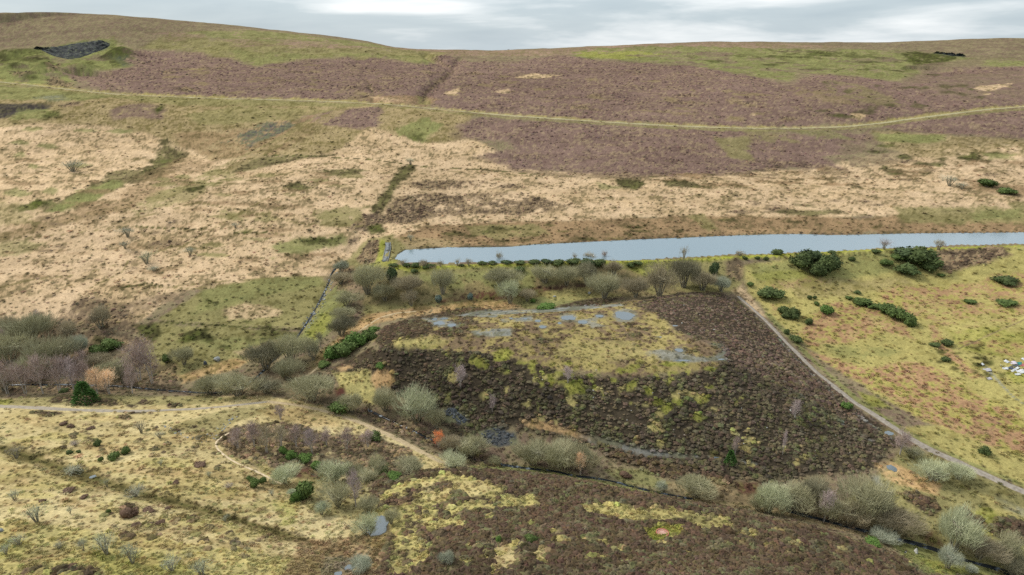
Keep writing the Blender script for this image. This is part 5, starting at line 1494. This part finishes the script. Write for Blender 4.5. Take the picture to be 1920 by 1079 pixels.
rows('gorse', 'dark green bushes on the left side', '''
scrubgreen 184 668 32 22 | dark gorse patch beside the left wood, lower part
scrubgreen 206 656 40 22 | dark gorse patch beside the left wood, upper part
scrubgreen 312 680 18 16 | dark bush left of the olive shrub in the field
gorse 536 710 14 16 | dark holly under the waterfall trees
scrubgreen 640 778 50 30 | dark evergreen at the path side under the largest round willow
broom 622 674 40 28 | lowest gorse on the mound's left flank
scrubgreen 646 668 46 34 | broad gorse on the mound's left flank
broom 668 652 46 34 | upper gorse on the mound's left flank
scrubgreen 690 640 36 24 | topmost gorse on the mound's left flank
broom 700 622 26 12 | bright gorse strip at the mound's top left
scrubgreen 606 690 26 14 | dark gorse where the sandy path starts
broom 714 692 22 14 | bright green gorse above an orange grass patch
gorse 120 736 18 8 | low green bush at the wood foot left of the pine
scrubgreen 700 826 32 20 | dark gorse beside the earth path above the thicket
broom 738 900 30 14 | bright green broom on the top of the heather hill
scrubgreen 716 890 30 16 | dull green gorse next to the bright broom on the heather hill
broom 530 852 18 16 | bright green broom in the thicket, leftmost of four
broom 546 860 24 18 | bright green broom in the thicket, second of four
broom 572 868 28 18 | bright green broom in the thicket, third of four
broom 592 880 24 16 | bright green broom in the thicket, last of four
scrubgreen 576 936 40 38 | dark broom bush below the thicket
broom 556 942 22 22 | bright broom bush at the left of the dark one
scrubgreen 477 914 20 18 | small dark gorse on grass below the thicket path
scrubgreen 494 908 14 14 | little gorse right of the small dark one below the path
scrubgreen 467 902 12 10 | little gorse left of the small dark one below the path
scrubgreen 216 862 24 16 | largest gorse of the sparse row in the straw field
scrubgreen 236 852 16 14 | right end gorse of the sparse row in the straw field
scrubgreen 190 866 10 9 | left end gorse of the sparse row in the straw field
gorse 184 836 14 12 | dark gorse by the low mauve scrub
gorse 130 852 13 8 | small gorse left of the dark one by mauve scrub
gorse 148 850 8 6 | tiny gorse right of the small one by mauve scrub
scrubgreen 204 964 9 9 | tiny green gorse by the big heather tuft
broom 934 1018 14 14 | small green bush in the heather hill, lower left
scrubgreen 995 1018 28 16 | dull green bush in the heather hill's middle
''')
rows('gorse', 'green bushes in the low right corner', '''
broom 1636 1026 28 18 | bright green broom on the heather edge above the mossy flat
''', rmin=150)
rows('pine', 'young pines', '''
pine 160 754 36 32 | bright green pine at the ridge above the grey path
pine 1369 869 20 22 | small bright green pine at the foot of the mound
''')
rows('low', 'lone dark heather bushes in the straw field', '''
heatherbush 238 972 30 26 | biggest dark heather tuft in the lower left straw field
heatherbush 128 924 22 9 | flat dark heather tuft left of the dark band
heatherbush 156 936 14 7 | small dark heather tuft below the flat one
heatherbush 78 942 12 7 | small dark heather tuft near the bluish sapling
heatherbush 278 960 22 9 | heather tuft right of the biggest one
heatherbush 314 956 12 8 | round heather tuft further right of the biggest one
heatherbush 118 798 16 8 | first dark tuft of the row under the grey path
heatherbush 133 802 12 8 | second dark tuft of the row under the grey path
heatherbush 172 804 14 6 | grey dark tuft alone under the grey path
heatherbush 376 876 28 9 | wide brown heather tuft left of the thicket
heatherbush 300 984 18 10 | brown heather tuft below the middle scrub
heatherbush 330 908 14 6 | small heather tuft between the dark band and the thicket
heatherbush 22 1006 0.1 0.1 | skip
'''.replace("heatherbush 22 1006 0.1 0.1 | skip\n", ""))
rows('low', 'dark heather bushes by the lower right stream', '''
heatherbush 1170 894 26 14 | lone dark heather bush on the grass behind the hill brow
''', rmin=190)

# ------------------------------------------------------------------ low cover: heather clumps and grass tussocks (nobody could count them)
hidden = bpy.data.collections.new('cover_shapes')
def ico(seed, squash, spike):
    import bmesh
    bm = bmesh.new()
    bmesh.ops.create_icosphere(bm, subdivisions=2, radius=.5)
    g = np.random.default_rng(seed)
    for v in bm.verts:
        c = np.array(v.co)
        f = 1 + spike * float(g.normal()) + .18 * math.sin(c[0] * 9 + seed) * math.cos(c[1] * 8)
        v.co = (c[0] * f, c[1] * f, max(-.1, c[2] * f * squash))
    me = bpy.data.meshes.new('clump')
    bm.to_mesh(me); bm.free()
    me.materials.append(M_heather)
    return me
def tuft(seed):
    g = np.random.default_rng(seed)
    n = 46
    a = g.uniform(0, 6.28, n); l_ = g.uniform(.25, .55, n)
    P0 = np.stack([np.cos(a) * .08 * g.random(n), np.sin(a) * .08 * g.random(n), 0 * a - .03], 1)
    P1 = P0 + np.stack([np.cos(a) * l_ * .55, np.sin(a) * l_ * .55, .34 + .1 * g.random(n)], 1)
    P2 = P1 + np.stack([np.cos(a) * l_ * .6, np.sin(a) * l_ * .6, -.16 * g.random(n) - .02], 1)
    return fast_mesh('tussock', *join([blades(P0, P1, .10, seed), blades(P1, P2, .09, seed + 1)]), M_tuft, False)
shapes = {'heather': [ico(1, .85, .12), ico(2, .7, .15), ico(3, .95, .13), ico(4, .6, .1)], 'grass': [tuft(5), tuft(6), tuft(7)]}
def cover(name, key, P, rz, scl, tint, label):
    c = bpy.data.collections.new('cover_shapes_' + key)
    for k, me in enumerate(shapes[key]):
        c.objects.link(bpy.data.objects.new(f'{key}_shape', me))
    me = bpy.data.meshes.new(name)
    me.vertices.add(len(P)); me.vertices.foreach_set('co', P.astype(np.float32).ravel())
    def attr(nm, ty, field, arr):
        a = me.attributes.new(nm, ty, 'POINT'); a.data.foreach_set(field, np.ascontiguousarray(arr).ravel())
    attr('rot', 'FLOAT_VECTOR', 'vector', np.stack([0 * rz, 0 * rz, rz], 1).astype(np.float32))
    attr('scl', 'FLOAT_VECTOR', 'vector', scl.astype(np.float32))
    attr('tint', 'FLOAT_COLOR', 'color', np.concatenate([tint, np.ones((len(tint), 1))], 1).astype(np.float32))
    attr('pick', 'INT', 'value', rng.integers(0, len(shapes[key]), len(P)).astype(np.int32))
    o = obj(name, me)
    ng = bpy.data.node_groups.new(name, 'GeometryNodeTree')
    ng.interface.new_socket('Geometry', in_out='INPUT', socket_type='NodeSocketGeometry')
    ng.interface.new_socket('Geometry', in_out='OUTPUT', socket_type='NodeSocketGeometry')
    N, K = ng.nodes, ng.links
    gi, go = N.new('NodeGroupInput'), N.new('NodeGroupOutput')
    ip = N.new('GeometryNodeInstanceOnPoints')
    ci = N.new('GeometryNodeCollectionInfo')
    ci.inputs['Collection'].default_value = c
    ci.inputs['Separate Children'].default_value = True
    ci.inputs['Reset Children'].default_value = True
    def na(nm, ty):
        q = N.new('GeometryNodeInputNamedAttribute'); q.data_type = ty; q.inputs['Name'].default_value = nm
        return q.outputs['Attribute']
    er = N.new('FunctionNodeEulerToRotation')
    K.new(na('rot', 'FLOAT_VECTOR'), er.inputs[0])
    K.new(gi.outputs[0], ip.inputs['Points']); K.new(ci.outputs[0], ip.inputs['Instance'])
    ip.inputs['Pick Instance'].default_value = True
    K.new(na('pick', 'INT'), ip.inputs['Instance Index'])
    K.new(er.outputs[0], ip.inputs['Rotation']); K.new(na('scl', 'FLOAT_VECTOR'), ip.inputs['Scale'])
    K.new(ip.outputs[0], go.inputs[0])
    md = o.modifiers.new('cover', 'NODES'); md.node_group = ng
    return tag(o, label, kind='stuff')
jr0, jr1 = int(np.searchsorted(R, 108)), int(np.searchsorted(R, 1330))
def candidates(n):
    j = rng.uniform(jr0, jr1, n); a = rng.uniform(AZ0 + .03, AZ1 - .03, n)
    r = np.interp(j, np.arange(NR), R)
    return a, r
a, r = candidates(330000)
hv = samp(HEA, a, r)
hn = np.clip(.78 + 1.1 * samp(N_fine, a, r) + .9 * samp(N_mid, a, r), .08, 1.25)
keep = (hv > np.where(r < 420, .5, .2)) & (rng.random(len(a)) < hv * np.where(r < 420, hn, 1) * np.interp(r, [0, 200, 340, 420, 1300], [.74, .90, 1.1, .7, .7]))
a, r = a[keep], r[keep]
P = np.stack([r * np.sin(a), r * np.cos(a), samp(GZ, a, r) + HC], 1)
s_ = np.interp(r, [110, 200, 340, 500, 1200], [1.25, 1.25, .98, 1.2, 1.7]) * np.clip(rng.lognormal(0, .42, len(r)), .4, 1.7) * np.clip(1 + .5 * samp(N_edge, a, r), .6, 1.5)
gi_, gj_ = grid_ij(a, r)
tn = TINT[gj_.astype(int), gi_.astype(int)]
tn = tn * rng.uniform(.80, 1.22, (len(tn), 1)) * (1 + rng.normal(0, .05, (len(tn), 3)))
ol = (rng.random(len(tn)) < .34)[:, None]
tn = np.where(ol & (r < 420)[:, None], tn * [.98, 1.06, .90], tn * [1.01, .98, 1.01])
P[:, 2] += .02 * s_
cover('heather', 'heather', P, rng.uniform(0, 6.28, len(r)), np.stack([s_ * rng.uniform(.7, 1.3, len(s_)), s_ * rng.uniform(.7, 1.3, len(s_)), s_ * rng.uniform(.55, 1.15, len(s_))], 1), np.clip(tn, .01, .6), 'dark brown heather clumps covering the mound, the near hill and the far slope')
a, r = candidates(300000)
tv_ = samp(TUF, a, r)
keep = rng.random(len(a)) < tv_ * np.interp(r, [0, 250, 480, 700, 1300], [.8, .7, .3, .12, .0]) * .6
a, r = a[keep], r[keep]
P = np.stack([r * np.sin(a), r * np.cos(a), samp(GZ, a, r) + HC], 1)
s_ = np.interp(r, [110, 200, 400, 800, 1300], [0.85, 1.0, 1.3, 2.0, 2.6]) * rng.lognormal(0, .3, len(r))
gi_, gj_ = grid_ij(a, r)
tn = TINT[gj_.astype(int), gi_.astype(int)]
tn = tn * rng.uniform(.86, 1.24, (len(tn), 1)) * (1 + rng.normal(0, .05, (len(tn), 3)))
cover('grass_tussocks', 'grass', P, rng.uniform(0, 6.28, len(r)), np.stack([s_, s_, s_ * rng.uniform(.45, .85, len(s_))], 1), np.clip(tn, .01, .7), 'rough tussocks of bleached moor grass and bracken')

# ------------------------------------------------------------------ small built things
def box(x0, y0, z0, x1, y1, z1):
    V = np.array([(x, y, z) for z in (z0, z1) for y in (y0, y1) for x in (x0, x1)], float)
    return V, np.array([(0, 2, 3, 1), (4, 5, 7, 6), (0, 1, 5, 4), (2, 6, 7, 3), (0, 4, 6, 2), (1, 3, 7, 5)])
def empty(name, loc, rz=0.0, tilt=(0, 0)):
    e = bpy.data.objects.new(name, None)
    e.location = loc; e.rotation_euler = (tilt[0], tilt[1], rz)
    COL.objects.link(e)
    return e
def post_mesh(h, w):
    V, Q = box(-w / 2, -w / 2, -.3, w / 2, w / 2, h)
    V[4:, :2] *= .86
    return fast_mesh('fence_post', V, Q, M_wood, False)
def fence(pts, gap, h, w, label, rails=(0.95, 0.55), group=None, rail_w=0.05, **kw):
    a, r = hit(dens(pts, 6), **kw)
    P = np.stack([r * np.sin(a), r * np.cos(a)], 1)
    L_ = np.concatenate([[0], np.cumsum(np.hypot(*np.diff(P, axis=0).T))])
    n = int(L_[-1] / gap) + 1
    s = np.linspace(0, L_[-1], n)
    P = np.stack([np.interp(s, L_, P[:, 0]), np.interp(s, L_, P[:, 1])], 1)
    z = zat(P[:, 0], P[:, 1]) + HC
    e = empty('fence', (P[0, 0], P[0, 1], z[0]))
    pm = post_mesh(h, w)
    for k in range(n):
        o = obj('fence_post', pm, e)
        o.location = (P[k, 0] - P[0, 0], P[k, 1] - P[0, 1], z[k] - z[0])
        o.rotation_euler = (random.uniform(-.06, .06), random.uniform(-.06, .06), random.uniform(0, 1.5))
    for t in rails:
        path = np.stack([P[:, 0] - P[0, 0], P[:, 1] - P[0, 1], z - z[0] + h * t], 1)
        obj('rail', fast_mesh('rail', *tube(path, rail_w, rail_w, 4), M_wood, False), e)
    tag(e, label, 'fence', group)
    return e
fence([(728, 505), (800, 503), (900, 499), (1000, 497), (1100, 495), (1250, 491), (1350, 486)], 3.0, 1.25, .16, 'long post and wire fence along the embankment top below the reservoir', (0.92, 0.5), None, .02)
fence([(699, 451), (698, 462), (697, 474), (696, 485), (696, 496)], 2.4, 1.3, .2, 'pale fence running straight down the brown face of the dam', (0.9, 0.5), None, .07)
fence([(300, 604), (340, 606), (400, 609), (460, 613), (520, 616), (572, 618)], 3.4, 1.1, .14, 'low fence across the green field left of the stream', (0.9,), None, .03)
# gate in the embankment fence
gx, gy, gz = hit_xyz(811, 504)
g = empty('field_gate', (gx, gy - .3, gz + HC), 0.1)
for x in (-1.7, 1.7):
    V, Q = box(x - .1, -.1, -.3, x + .1, .1, 1.45); obj('gate_post', fast_mesh('gate_post', V, Q, M_wood, False), g)
for zz_ in (.25, .55, .85, 1.15):
    V, Q = box(-1.58, -.03, zz_, 1.58, .03, zz_ + .11); obj('gate_bar', fast_mesh('gate_bar', V, Q, M_wood, False), g)
V, Q = tube([(-1.55, .05, .3), (1.55, .05, 1.2)], .04, .04); obj('gate_brace', fast_mesh('gate_brace', V, Q, M_wood, False), g)
tag(g, 'wooden field gate in the fence on the embankment top', 'gate')
# marker post at the path bend
px_, py_, pz_ = hit_xyz(483, 749)
pp = empty('marker_post', (px_, py_, pz_ + HC))
V, Q = box(-.14, -.14, -.3, .14, .14, 1.75); obj('shaft', fast_mesh('shaft', V, Q, M_wood, False), pp)
V, Q = box(-.18, -.18, 1.752, .18, .18, 1.86); obj('cap', fast_mesh('cap', V, Q, M_wood, False), pp)
tag(pp, 'pale wooden marker post standing at the bend of the grey path', 'post')
# spillway beside the dam
def on(px, py, **k):
    x, y, z = hit_xyz(px, py, **k)
    return np.array([x, y, z + HC])
M_spill = mat_noise('spillway_stone', (92, 98, 100), (132, 136, 136), .6, .95, 5, .5)
sp = empty('spillway', tuple(on(722, 478)))
o0 = np.array(sp.location)
def ribbon(name, pts, w, th, lift, mat, parent):
    P = np.array([on(*p) for p in pts]) - o0
    V, Q = [], []
    for p in P:
        for dx in (-w / 2, w / 2):
            V += [(p[0] + dx, p[1], p[2] + lift), (p[0] + dx, p[1], p[2] + lift - th)]
    for i in range(len(P) - 1):
        a_, b_ = i * 4, i * 4 + 4
        Q += [(a_, a_ + 2, b_ + 2, b_), (a_ + 1, b_ + 1, b_ + 3, a_ + 3), (a_, b_, b_ + 1, a_ + 1), (a_ + 2, a_ + 3, b_ + 3, b_ + 2)]
    Q += [(0, 1, 3, 2), (len(V) - 4, len(V) - 2, len(V) - 1, len(V) - 3)]
    return obj(name, fast_mesh(name, np.array(V), np.array(Q), mat, False), parent)
ribbon('floor_slab', [(727, 456), (728, 464), (726, 474), (724, 484), (722, 491)], 2.6, .5, .35, M_spill, sp)
ribbon('side_wall', [(723, 456), (724, 464), (721, 474), (719, 484), (717, 491)], .4, 1.2, .7, M_spill, sp)
ribbon('side_wall', [(732, 456), (733, 464), (731, 474), (729, 484), (727, 491)], .4, 1.2, .7, M_spill, sp)
tag(sp, 'grey stone spillway slope between the dam and the reservoir tip', 'spillway')
# capped shaft: brick kerb ring round a brick disc
M_brick = mat_noise('red_brick', (150, 92, 78), (186, 126, 106), 2.0, .9, 4, .2, (.35, .65), .15)
M_conc = mat_noise('pink_concrete', (164, 130, 116), (186, 152, 138), 1.2, .9, 5, .2)
bx_, by_, bz_ = hit_xyz(1242, 1001)
cap = empty('capped_shaft', (bx_, by_, bz_ + HC))
def disc(r0, z0, z1, n_=40):
    th = np.arange(n_) * 2 * math.pi / n_
    V = [(0, 0, z1)] + [(r0 * math.cos(t), r0 * math.sin(t), z1) for t in th] + [(r0 * math.cos(t), r0 * math.sin(t), z0) for t in th]
    Fc = [(0, i + 1, (i + 1) % n_ + 1) for i in range(n_)] + [(i + 1, n_ + i + 1, n_ + (i + 1) % n_ + 1, (i + 1) % n_ + 1) for i in range(n_)]
    return V, Fc
obj('slab', mesh('slab', *disc(1.42, -.6, .28), M_conc), cap)
V, Q = box(-.2, -.13, -.5, .2, .13, .42)
bm_ = fast_mesh('brick', V, Q, M_brick, False)
for k in range(26):
    t = k / 26 * 2 * math.pi
    o = obj('brick', bm_, cap)
    o.location = (1.60 * math.cos(t), 1.60 * math.sin(t), 0.02 * (k % 3))
    o.rotation_euler = (0, 0, t + math.pi / 2)
V, Q = box(-.16, -.10, .282, .16, .10, .31)
bm2 = fast_mesh('inner_brick', V, Q, M_brick, False)
for k in range(18):
    t = k / 18 * 2 * math.pi
    o = obj('inner_brick', bm2, cap); o.location = (1.02 * math.cos(t), 1.02 * math.sin(t), 0); o.rotation_euler = (0, 0, t + math.pi / 2)
tag(cap, 'round red brick capped shaft in a bright green clearing on the heather hill', 'shaft cap')
# stones
def rock(seed, sx_, sy_, sz_):
    import bmesh
    bm = bmesh.new()
    bmesh.ops.create_icosphere(bm, subdivisions=2, radius=.5)
    g = np.random.default_rng(seed)
    cut = unit(g.normal(size=(7, 3))); dd = g.uniform(.30, .44, 7)
    for v in bm.verts:
        c = np.array(v.co)
        for n_, d_ in zip(cut, dd):
            k = c @ n_ - d_
            if k > 0: c = c - n_ * k
        v.co = c * [sx_, sy_, sz_] * 1.15
    me = bpy.data.meshes.new('rock'); bm.to_mesh(me); bm.free()
    return me
def stone(px, py, w, h, mat, label, cat='rock', name='boulder', group=None, **kw):
    p = on(px, py, **kw)
    d_ = math.sqrt(p[0] ** 2 + p[1] ** 2 + (p[2] - HC) ** 2)
    me = rock(int(px * 7 + py), w * d_ / F, w * d_ / F * .8, h * d_ / F * 1.2)
    me.materials.append(mat)
    o = obj(name, me); o.location = tuple(p + [0, 0, h * d_ / F * .3]); o.rotation_euler = (0, 0, px)
    return tag(o, label, cat, group)
stone(1717, 1037, 6, 9, mat_noise('lichen_stone', (150, 148, 140), (206, 206, 200), 1.5, .95, 4, .4), 'upright pale standing stone on the mossy flat by the stream', name='standing_stone', rmin=160)
stone(407, 676, 12, 7, M_stone, 'grey boulder lying in the orange grass above the willows')
stone(385, 684, 7, 7, M_darkstone, 'small dark boulder left of the grey one in orange grass')
stone(1308, 993, 10, 7, mat_noise('red_lump', (130, 82, 76), (170, 120, 110), 1.5, .9), 'red brown stone lump near the capped shaft', rmax=196)
stone(1105, 551, 6, 4, M_stone, 'pale rock at the foot of the big dome willow')
stone(1040, 557, 6, 3, M_stone, 'pale rock on the green slope above the gravel track')
stone(2, 996, 8, 5, M_stone, 'white stone at the left frame edge in the straw field')
# unidentified black and white shape on the turf, modelled as a bird
mg = on(1697, 1039, rmin=160)
mp_ = empty('bird', tuple(mg), 0.6)
M_blk = mat_noise('black_feather', (22, 22, 26), (40, 40, 48), 3, .5); M_wht = mat_noise('white_feather', (225, 225, 220), (240, 240, 236), 3, .7)
def ell(c, r_, mat, name):
    import bmesh
    bm = bmesh.new(); bmesh.ops.create_icosphere(bm, subdivisions=2, radius=1)
    for v in bm.verts:
        t = 1 - .25 * v.co.x
        v.co = (v.co.x * r_[0] + c[0], v.co.y * r_[1] * t + c[1], v.co.z * r_[2] * t + c[2])
    me = bpy.data.meshes.new(name); bm.to_mesh(me); bm.free(); me.materials.append(mat)
    return obj(name, me, mp_)
K_ = 2.0
ell((0, 0, .30 * K_), (.24 * K_, .13 * K_, .15 * K_), M_wht, 'body')
ell((.20 * K_, 0, .46 * K_), (.10 * K_, .085 * K_, .09 * K_), M_blk, 'head')
ell((-.08 * K_, 0, .38 * K_), (.22 * K_, .135 * K_, .08 * K_), M_blk, 'wing')
V, Q = tube([(-.2 * K_, 0, .3 * K_), (-.42 * K_, 0, .30 * K_), (-.62 * K_, 0, .36 * K_)], .06 * K_, .03 * K_); obj('tail', fast_mesh('tail', V, Q, M_blk, False), mp_)
V, Q = tube([(.28 * K_, 0, .46 * K_), (.38 * K_, 0, .44 * K_)], .03 * K_, .006 * K_); obj('beak', fast_mesh('beak', V, Q, M_blk, False), mp_)
for y_ in (-.05, .05):
    V, Q = tube([(0, y_ * K_, .2 * K_), (.02 * K_, y_ * K_, -.04)], .02 * K_, .015 * K_); obj('leg', fast_mesh('leg', V, Q, M_blk, False), mp_)
tag(mp_, 'small black and white shape modelled as a bird, standing on the mossy flat left of the stone', 'bird')

# dumped sheets and boards at the right edge
CM = {'white': mat_noise('white_sheet', (150, 154, 156), (196, 198, 198), 1, .5), 'grey': mat_noise('grey_sheet', (132, 130, 136), (170, 168, 172), 1, .6), 'teal': mat_noise('teal_sheet', (34, 96, 94), (56, 124, 118), 1, .5), 'red': mat_noise('red_sheet', (140, 78, 78), (168, 110, 106), 1, .6),
      'dark': mat_noise('dark_sheet', (52, 60, 72), (84, 92, 104), 1, .6), 'pink': mat_noise('pinkish_sheet', (170, 160, 168), (196, 188, 196), 1, .6)}
def sheet(c, px, py, wpx, dpx, rz, label, group='dumped sheets at the right edge', rip=5):
    p = on(px, py)
    d_ = math.sqrt(p[0] ** 2 + p[1] ** 2 + (p[2] - HC) ** 2)
    W, D = wpx * .82 * d_ / F, dpx * .8 * d_ / F / .5
    g = np.random.default_rng(int(px * 3 + py))
    n_ = 9
    V = []
    for th in (.06, 0):
        for j in (0, 1, 2):
            for i in range(n_):
                u, v = i / (n_ - 1) - .5, j / 2 - .5
                V.append((u * W, v * D, .25 + .10 * W * math.sin(u * rip) + .12 * D * v + .05 * float(g.normal()) + th))
    V = np.array(V)
    Q = []
    m = 3 * n_
    for j in range(2):
        for i in range(n_ - 1):
            a_ = j * n_ + i
            Q += [(a_, a_ + 1, a_ + n_ + 1, a_ + n_), (m + a_, m + a_ + n_, m + a_ + n_ + 1, m + a_ + 1)]
    for i in range(n_ - 1):
        Q += [(i, m + i, m + i + 1, i + 1), (2 * n_ + i, 2 * n_ + i + 1, m + 2 * n_ + i + 1, m + 2 * n_ + i)]
    for j in range(2):
        a_, b_ = j * n_, j * n_ + n_ - 1
        Q += [(a_, a_ + n_, m + a_ + n_, m + a_), (b_, m + b_, m + b_ + n_, b_ + n_)]
    e = obj('dumped_sheet', fast_mesh('dumped_sheet', V, np.array(Q), CM[c], False))
    e.location = tuple(p); e.rotation_euler = (.06, -.05, rz)
    return tag(e, label, 'sheet', group)
sheet('pink', 1898, 682, 14, 5, -.25, 'large pinkish white curved sheet at the back of the dump')
sheet('white', 1887, 679, 7, 4, .3, 'small white sheet at the dump\'s back left corner')
sheet('teal', 1911, 683, 8, 5, -.5, 'teal green sheet beside the large pinkish one')
sheet('red', 1917, 686, 9, 2.4, .5, 'red strip lying right of the teal sheet')
sheet('white', 1903, 694, 22, 2.2, .5, 'long narrow white strip across the dump', rip=1.5)
sheet('white', 1914, 698, 13, 6, -.2, 'broad white sheet at the dump\'s right front')
sheet('white', 1885, 692, 9, 4, -.6, 'tilted white sheet at the dump\'s left front')
sheet('dark', 1896, 691, 9, 4, .2, 'dark blue grey sheet under the long white strip')
sheet('white', 1908, 703, 9, 3, -.3, 'lowest white scrap at the dump\'s front')
sheet('dark', 1904, 687, 12, 2, -.3, 'dark strip below the large pinkish sheet')
sheet('white', 1919, 675, 5, 4, .1, 'white scrap in the grass above the red strip')
sheet('white', 1878, 687, 4, 2.5, .5, 'small white scrap at the outer left of the dump')
sheet('grey', 1851, 695, 13, 5, -.35, 'grey slab beside the rusty hollow left of the dump', None)
sheet('white', 1842, 684, 5, 3, .2, 'small pale scrap above the grey slab', None)
sheet('grey', 1855, 711, 8, 3.5, -.2, 'pale grey scrap below the grey slab', None)

# stones too many to count: quarry faces, stream banks, white flecks in the heather
def scatter_rocks(name, where, n_, size, mat, label, seed, **kw):
    g = np.random.default_rng(seed)
    parts = []
    base = []
    for k in range(4):
        me = rock(seed * 10 + k, 1, .8, .8)
        v = np.array([tuple(q.co) for q in me.vertices]); t = np.array([tuple(p.vertices) for p in me.polygons])
        bpy.data.meshes.remove(me); base.append((v, t))
    xs = [p[0] for p in where]; ys = [p[1] for p in where]
    pts = []
    while len(pts) < n_:
        x, y = g.uniform(min(xs), max(xs)), g.uniform(min(ys), max(ys))
        ins = False
        for (x1, y1), (x2, y2) in zip(where, where[1:] + where[:1]):
            if (y1 > y) != (y2 > y) and x < (x2 - x1) * (y - y1) / (y2 - y1) + x1: ins = not ins
        if ins: pts.append((x, y))
    a, r = hit(pts, **kw)
    x, y = r * np.sin(a), r * np.cos(a); z = zat(x, y) + HC
    for k in range(n_):
        v, t = base[k % 4]
        s = size * g.lognormal(0, .4); th = g.uniform(0, 6.28)
        Rm = np.array([[math.cos(th), -math.sin(th), 0], [math.sin(th), math.cos(th), 0], [0, 0, 1]])
        parts.append(((v @ Rm.T) * s * [1, 1, g.uniform(.6, 1.5)] + [x[k], y[k], z[k] + .1 * s], t))
    return tag(obj(name, fast_mesh(name, *join(parts), mat, False)), label, kind='stuff')
def crag(name, foot, head, depth, seed, label):
    # jagged standing rock: rises from its foot line, leans back, and runs into the turf behind
    m = 90
    t = np.linspace(0, 1, m)
    fx = np.interp(t, np.linspace(0, 1, len(foot)), [p[0] for p in foot]); fy = np.interp(t, np.linspace(0, 1, len(foot)), [p[1] for p in foot])
    hy = np.interp(fx, [p[0] for p in head], [p[1] for p in head]) + 2.2 * fbm(fx, fx * 0, 9, 3, seed)
    a, r = hit(np.stack([fx, fy], 1))
    a2, r2 = hit(np.stack([fx, hy - 2], 1))
    zf = zat(r * np.sin(a), r * np.cos(a))
    d0 = np.sqrt(r * r + zf * zf)
    Hh = np.maximum(fy - hy, 1.5) * d0 / F
    rows_ = []
    P0 = np.stack([r * np.sin(a), r * np.cos(a), zf], 1)
    P1 = np.stack([r2 * np.sin(a2), r2 * np.cos(a2), zat(r2 * np.sin(a2), r2 * np.cos(a2))], 1)
    for q in np.linspace(0, 1, 14):
        P = P0 + (P1 - P0) * q
        e_ = np.minimum(1, 6 * min(q, 1 - q)) * np.clip(np.minimum(t, 1 - t) * 12, 0, 1)
        j_ = (2.2 * fbm(fx, fx * 0 + q * 9, 4.5, 3, seed + 2) + 1.6 * np.sin(q * 15 + 6 * fbm(fx, fx * 0, 24, 2, seed + 1)) + 1.2 * vnoise(fx * .9, fx * 0 + q * 4, seed)) * e_
        base_ = zat(P[:, 0], P[:, 1])
        P[:, 2] = np.maximum(P[:, 2], base_) + 1.8 * e_ + np.maximum(j_ * .8, -.4) + HC - (1 - np.clip(e_ * 3, 0, 1)) * 1.0
        P[:, 1] -= j_ * 1.3
        rows_.append(P)
    V = np.stack(rows_)
    ii = np.arange(V.shape[0] * m).reshape(V.shape[0], m)
    Q = np.stack([ii[:-1, :-1], ii[:-1, 1:], ii[1:, 1:], ii[1:, :-1]], -1).reshape(-1, 4)
    return tag(obj(name, fast_mesh(name, V.reshape(-1, 3), Q, M_crag, False)), label, kind='structure')
M_crag, n, l, b = new_mat('quarry_crag')
z_ = noise_node(n, l, .16, 6, .7)
r_ = ramp(n, l, z_.outputs['Fac'], [(.40, tuple(lin((18, 21, 23)))), (.54, tuple(lin((54, 58, 58)))), (.70, tuple(lin((104, 108, 74))))])
l.new(r_.outputs['Color'], b.inputs['Base Color'])
crag('quarry_face', [(58, 80), (78, 95), (100, 106), (128, 112), (152, 109), (180, 100), (208, 86)], [(60, 76), (85, 74), (110, 70), (150, 72), (180, 77), (206, 82)], 10, 3, 'dark broken rock face of the old quarry high on the left hill')
crag('quarry_face', [(1750, 97), (1768, 102), (1788, 106), (1812, 106)], [(1750, 95), (1770, 93), (1790, 94), (1812, 102)], 8, 4, 'small dark rock face near the right skyline')
scatter_rocks('shale_rocks', [(900, 812), (925, 803), (963, 814), (966, 830), (935, 836), (906, 828)], 150, .5, M_darkstone, 'wet dark shale slope above the stream', 5)
scatter_rocks('shale_rocks', [(830, 772), (850, 766), (878, 790), (864, 796)], 120, .7, M_darkstone, 'dark shale bank beside the biggest willow', 6)
scatter_rocks('pale_stones', [(1200, 590), (1300, 560), (1500, 720), (1640, 840), (1480, 880), (1000, 760), (800, 690), (1000, 690), (1300, 700)], 110, .36, mat_noise('white_stone', (150, 150, 142), (196, 196, 188), 1, .9), 'scattered pale stones among the heather of the mound', 7)
scatter_rocks('pale_stones', [(300, 794), (340, 806), (380, 822), (400, 806), (440, 776), (446, 784), (404, 830), (372, 832), (310, 808)], 90, .45, M_stone, 'pale stones washed out of the grass below the grey path', 8)

scatter_rocks('stream_rocks', [(628, 500), (640, 502), (624, 540), (604, 580), (576, 622), (560, 618), (592, 570), (612, 530)], 90, .7, M_stone, 'wet stones along the tumbling stream left of the mound', 11)
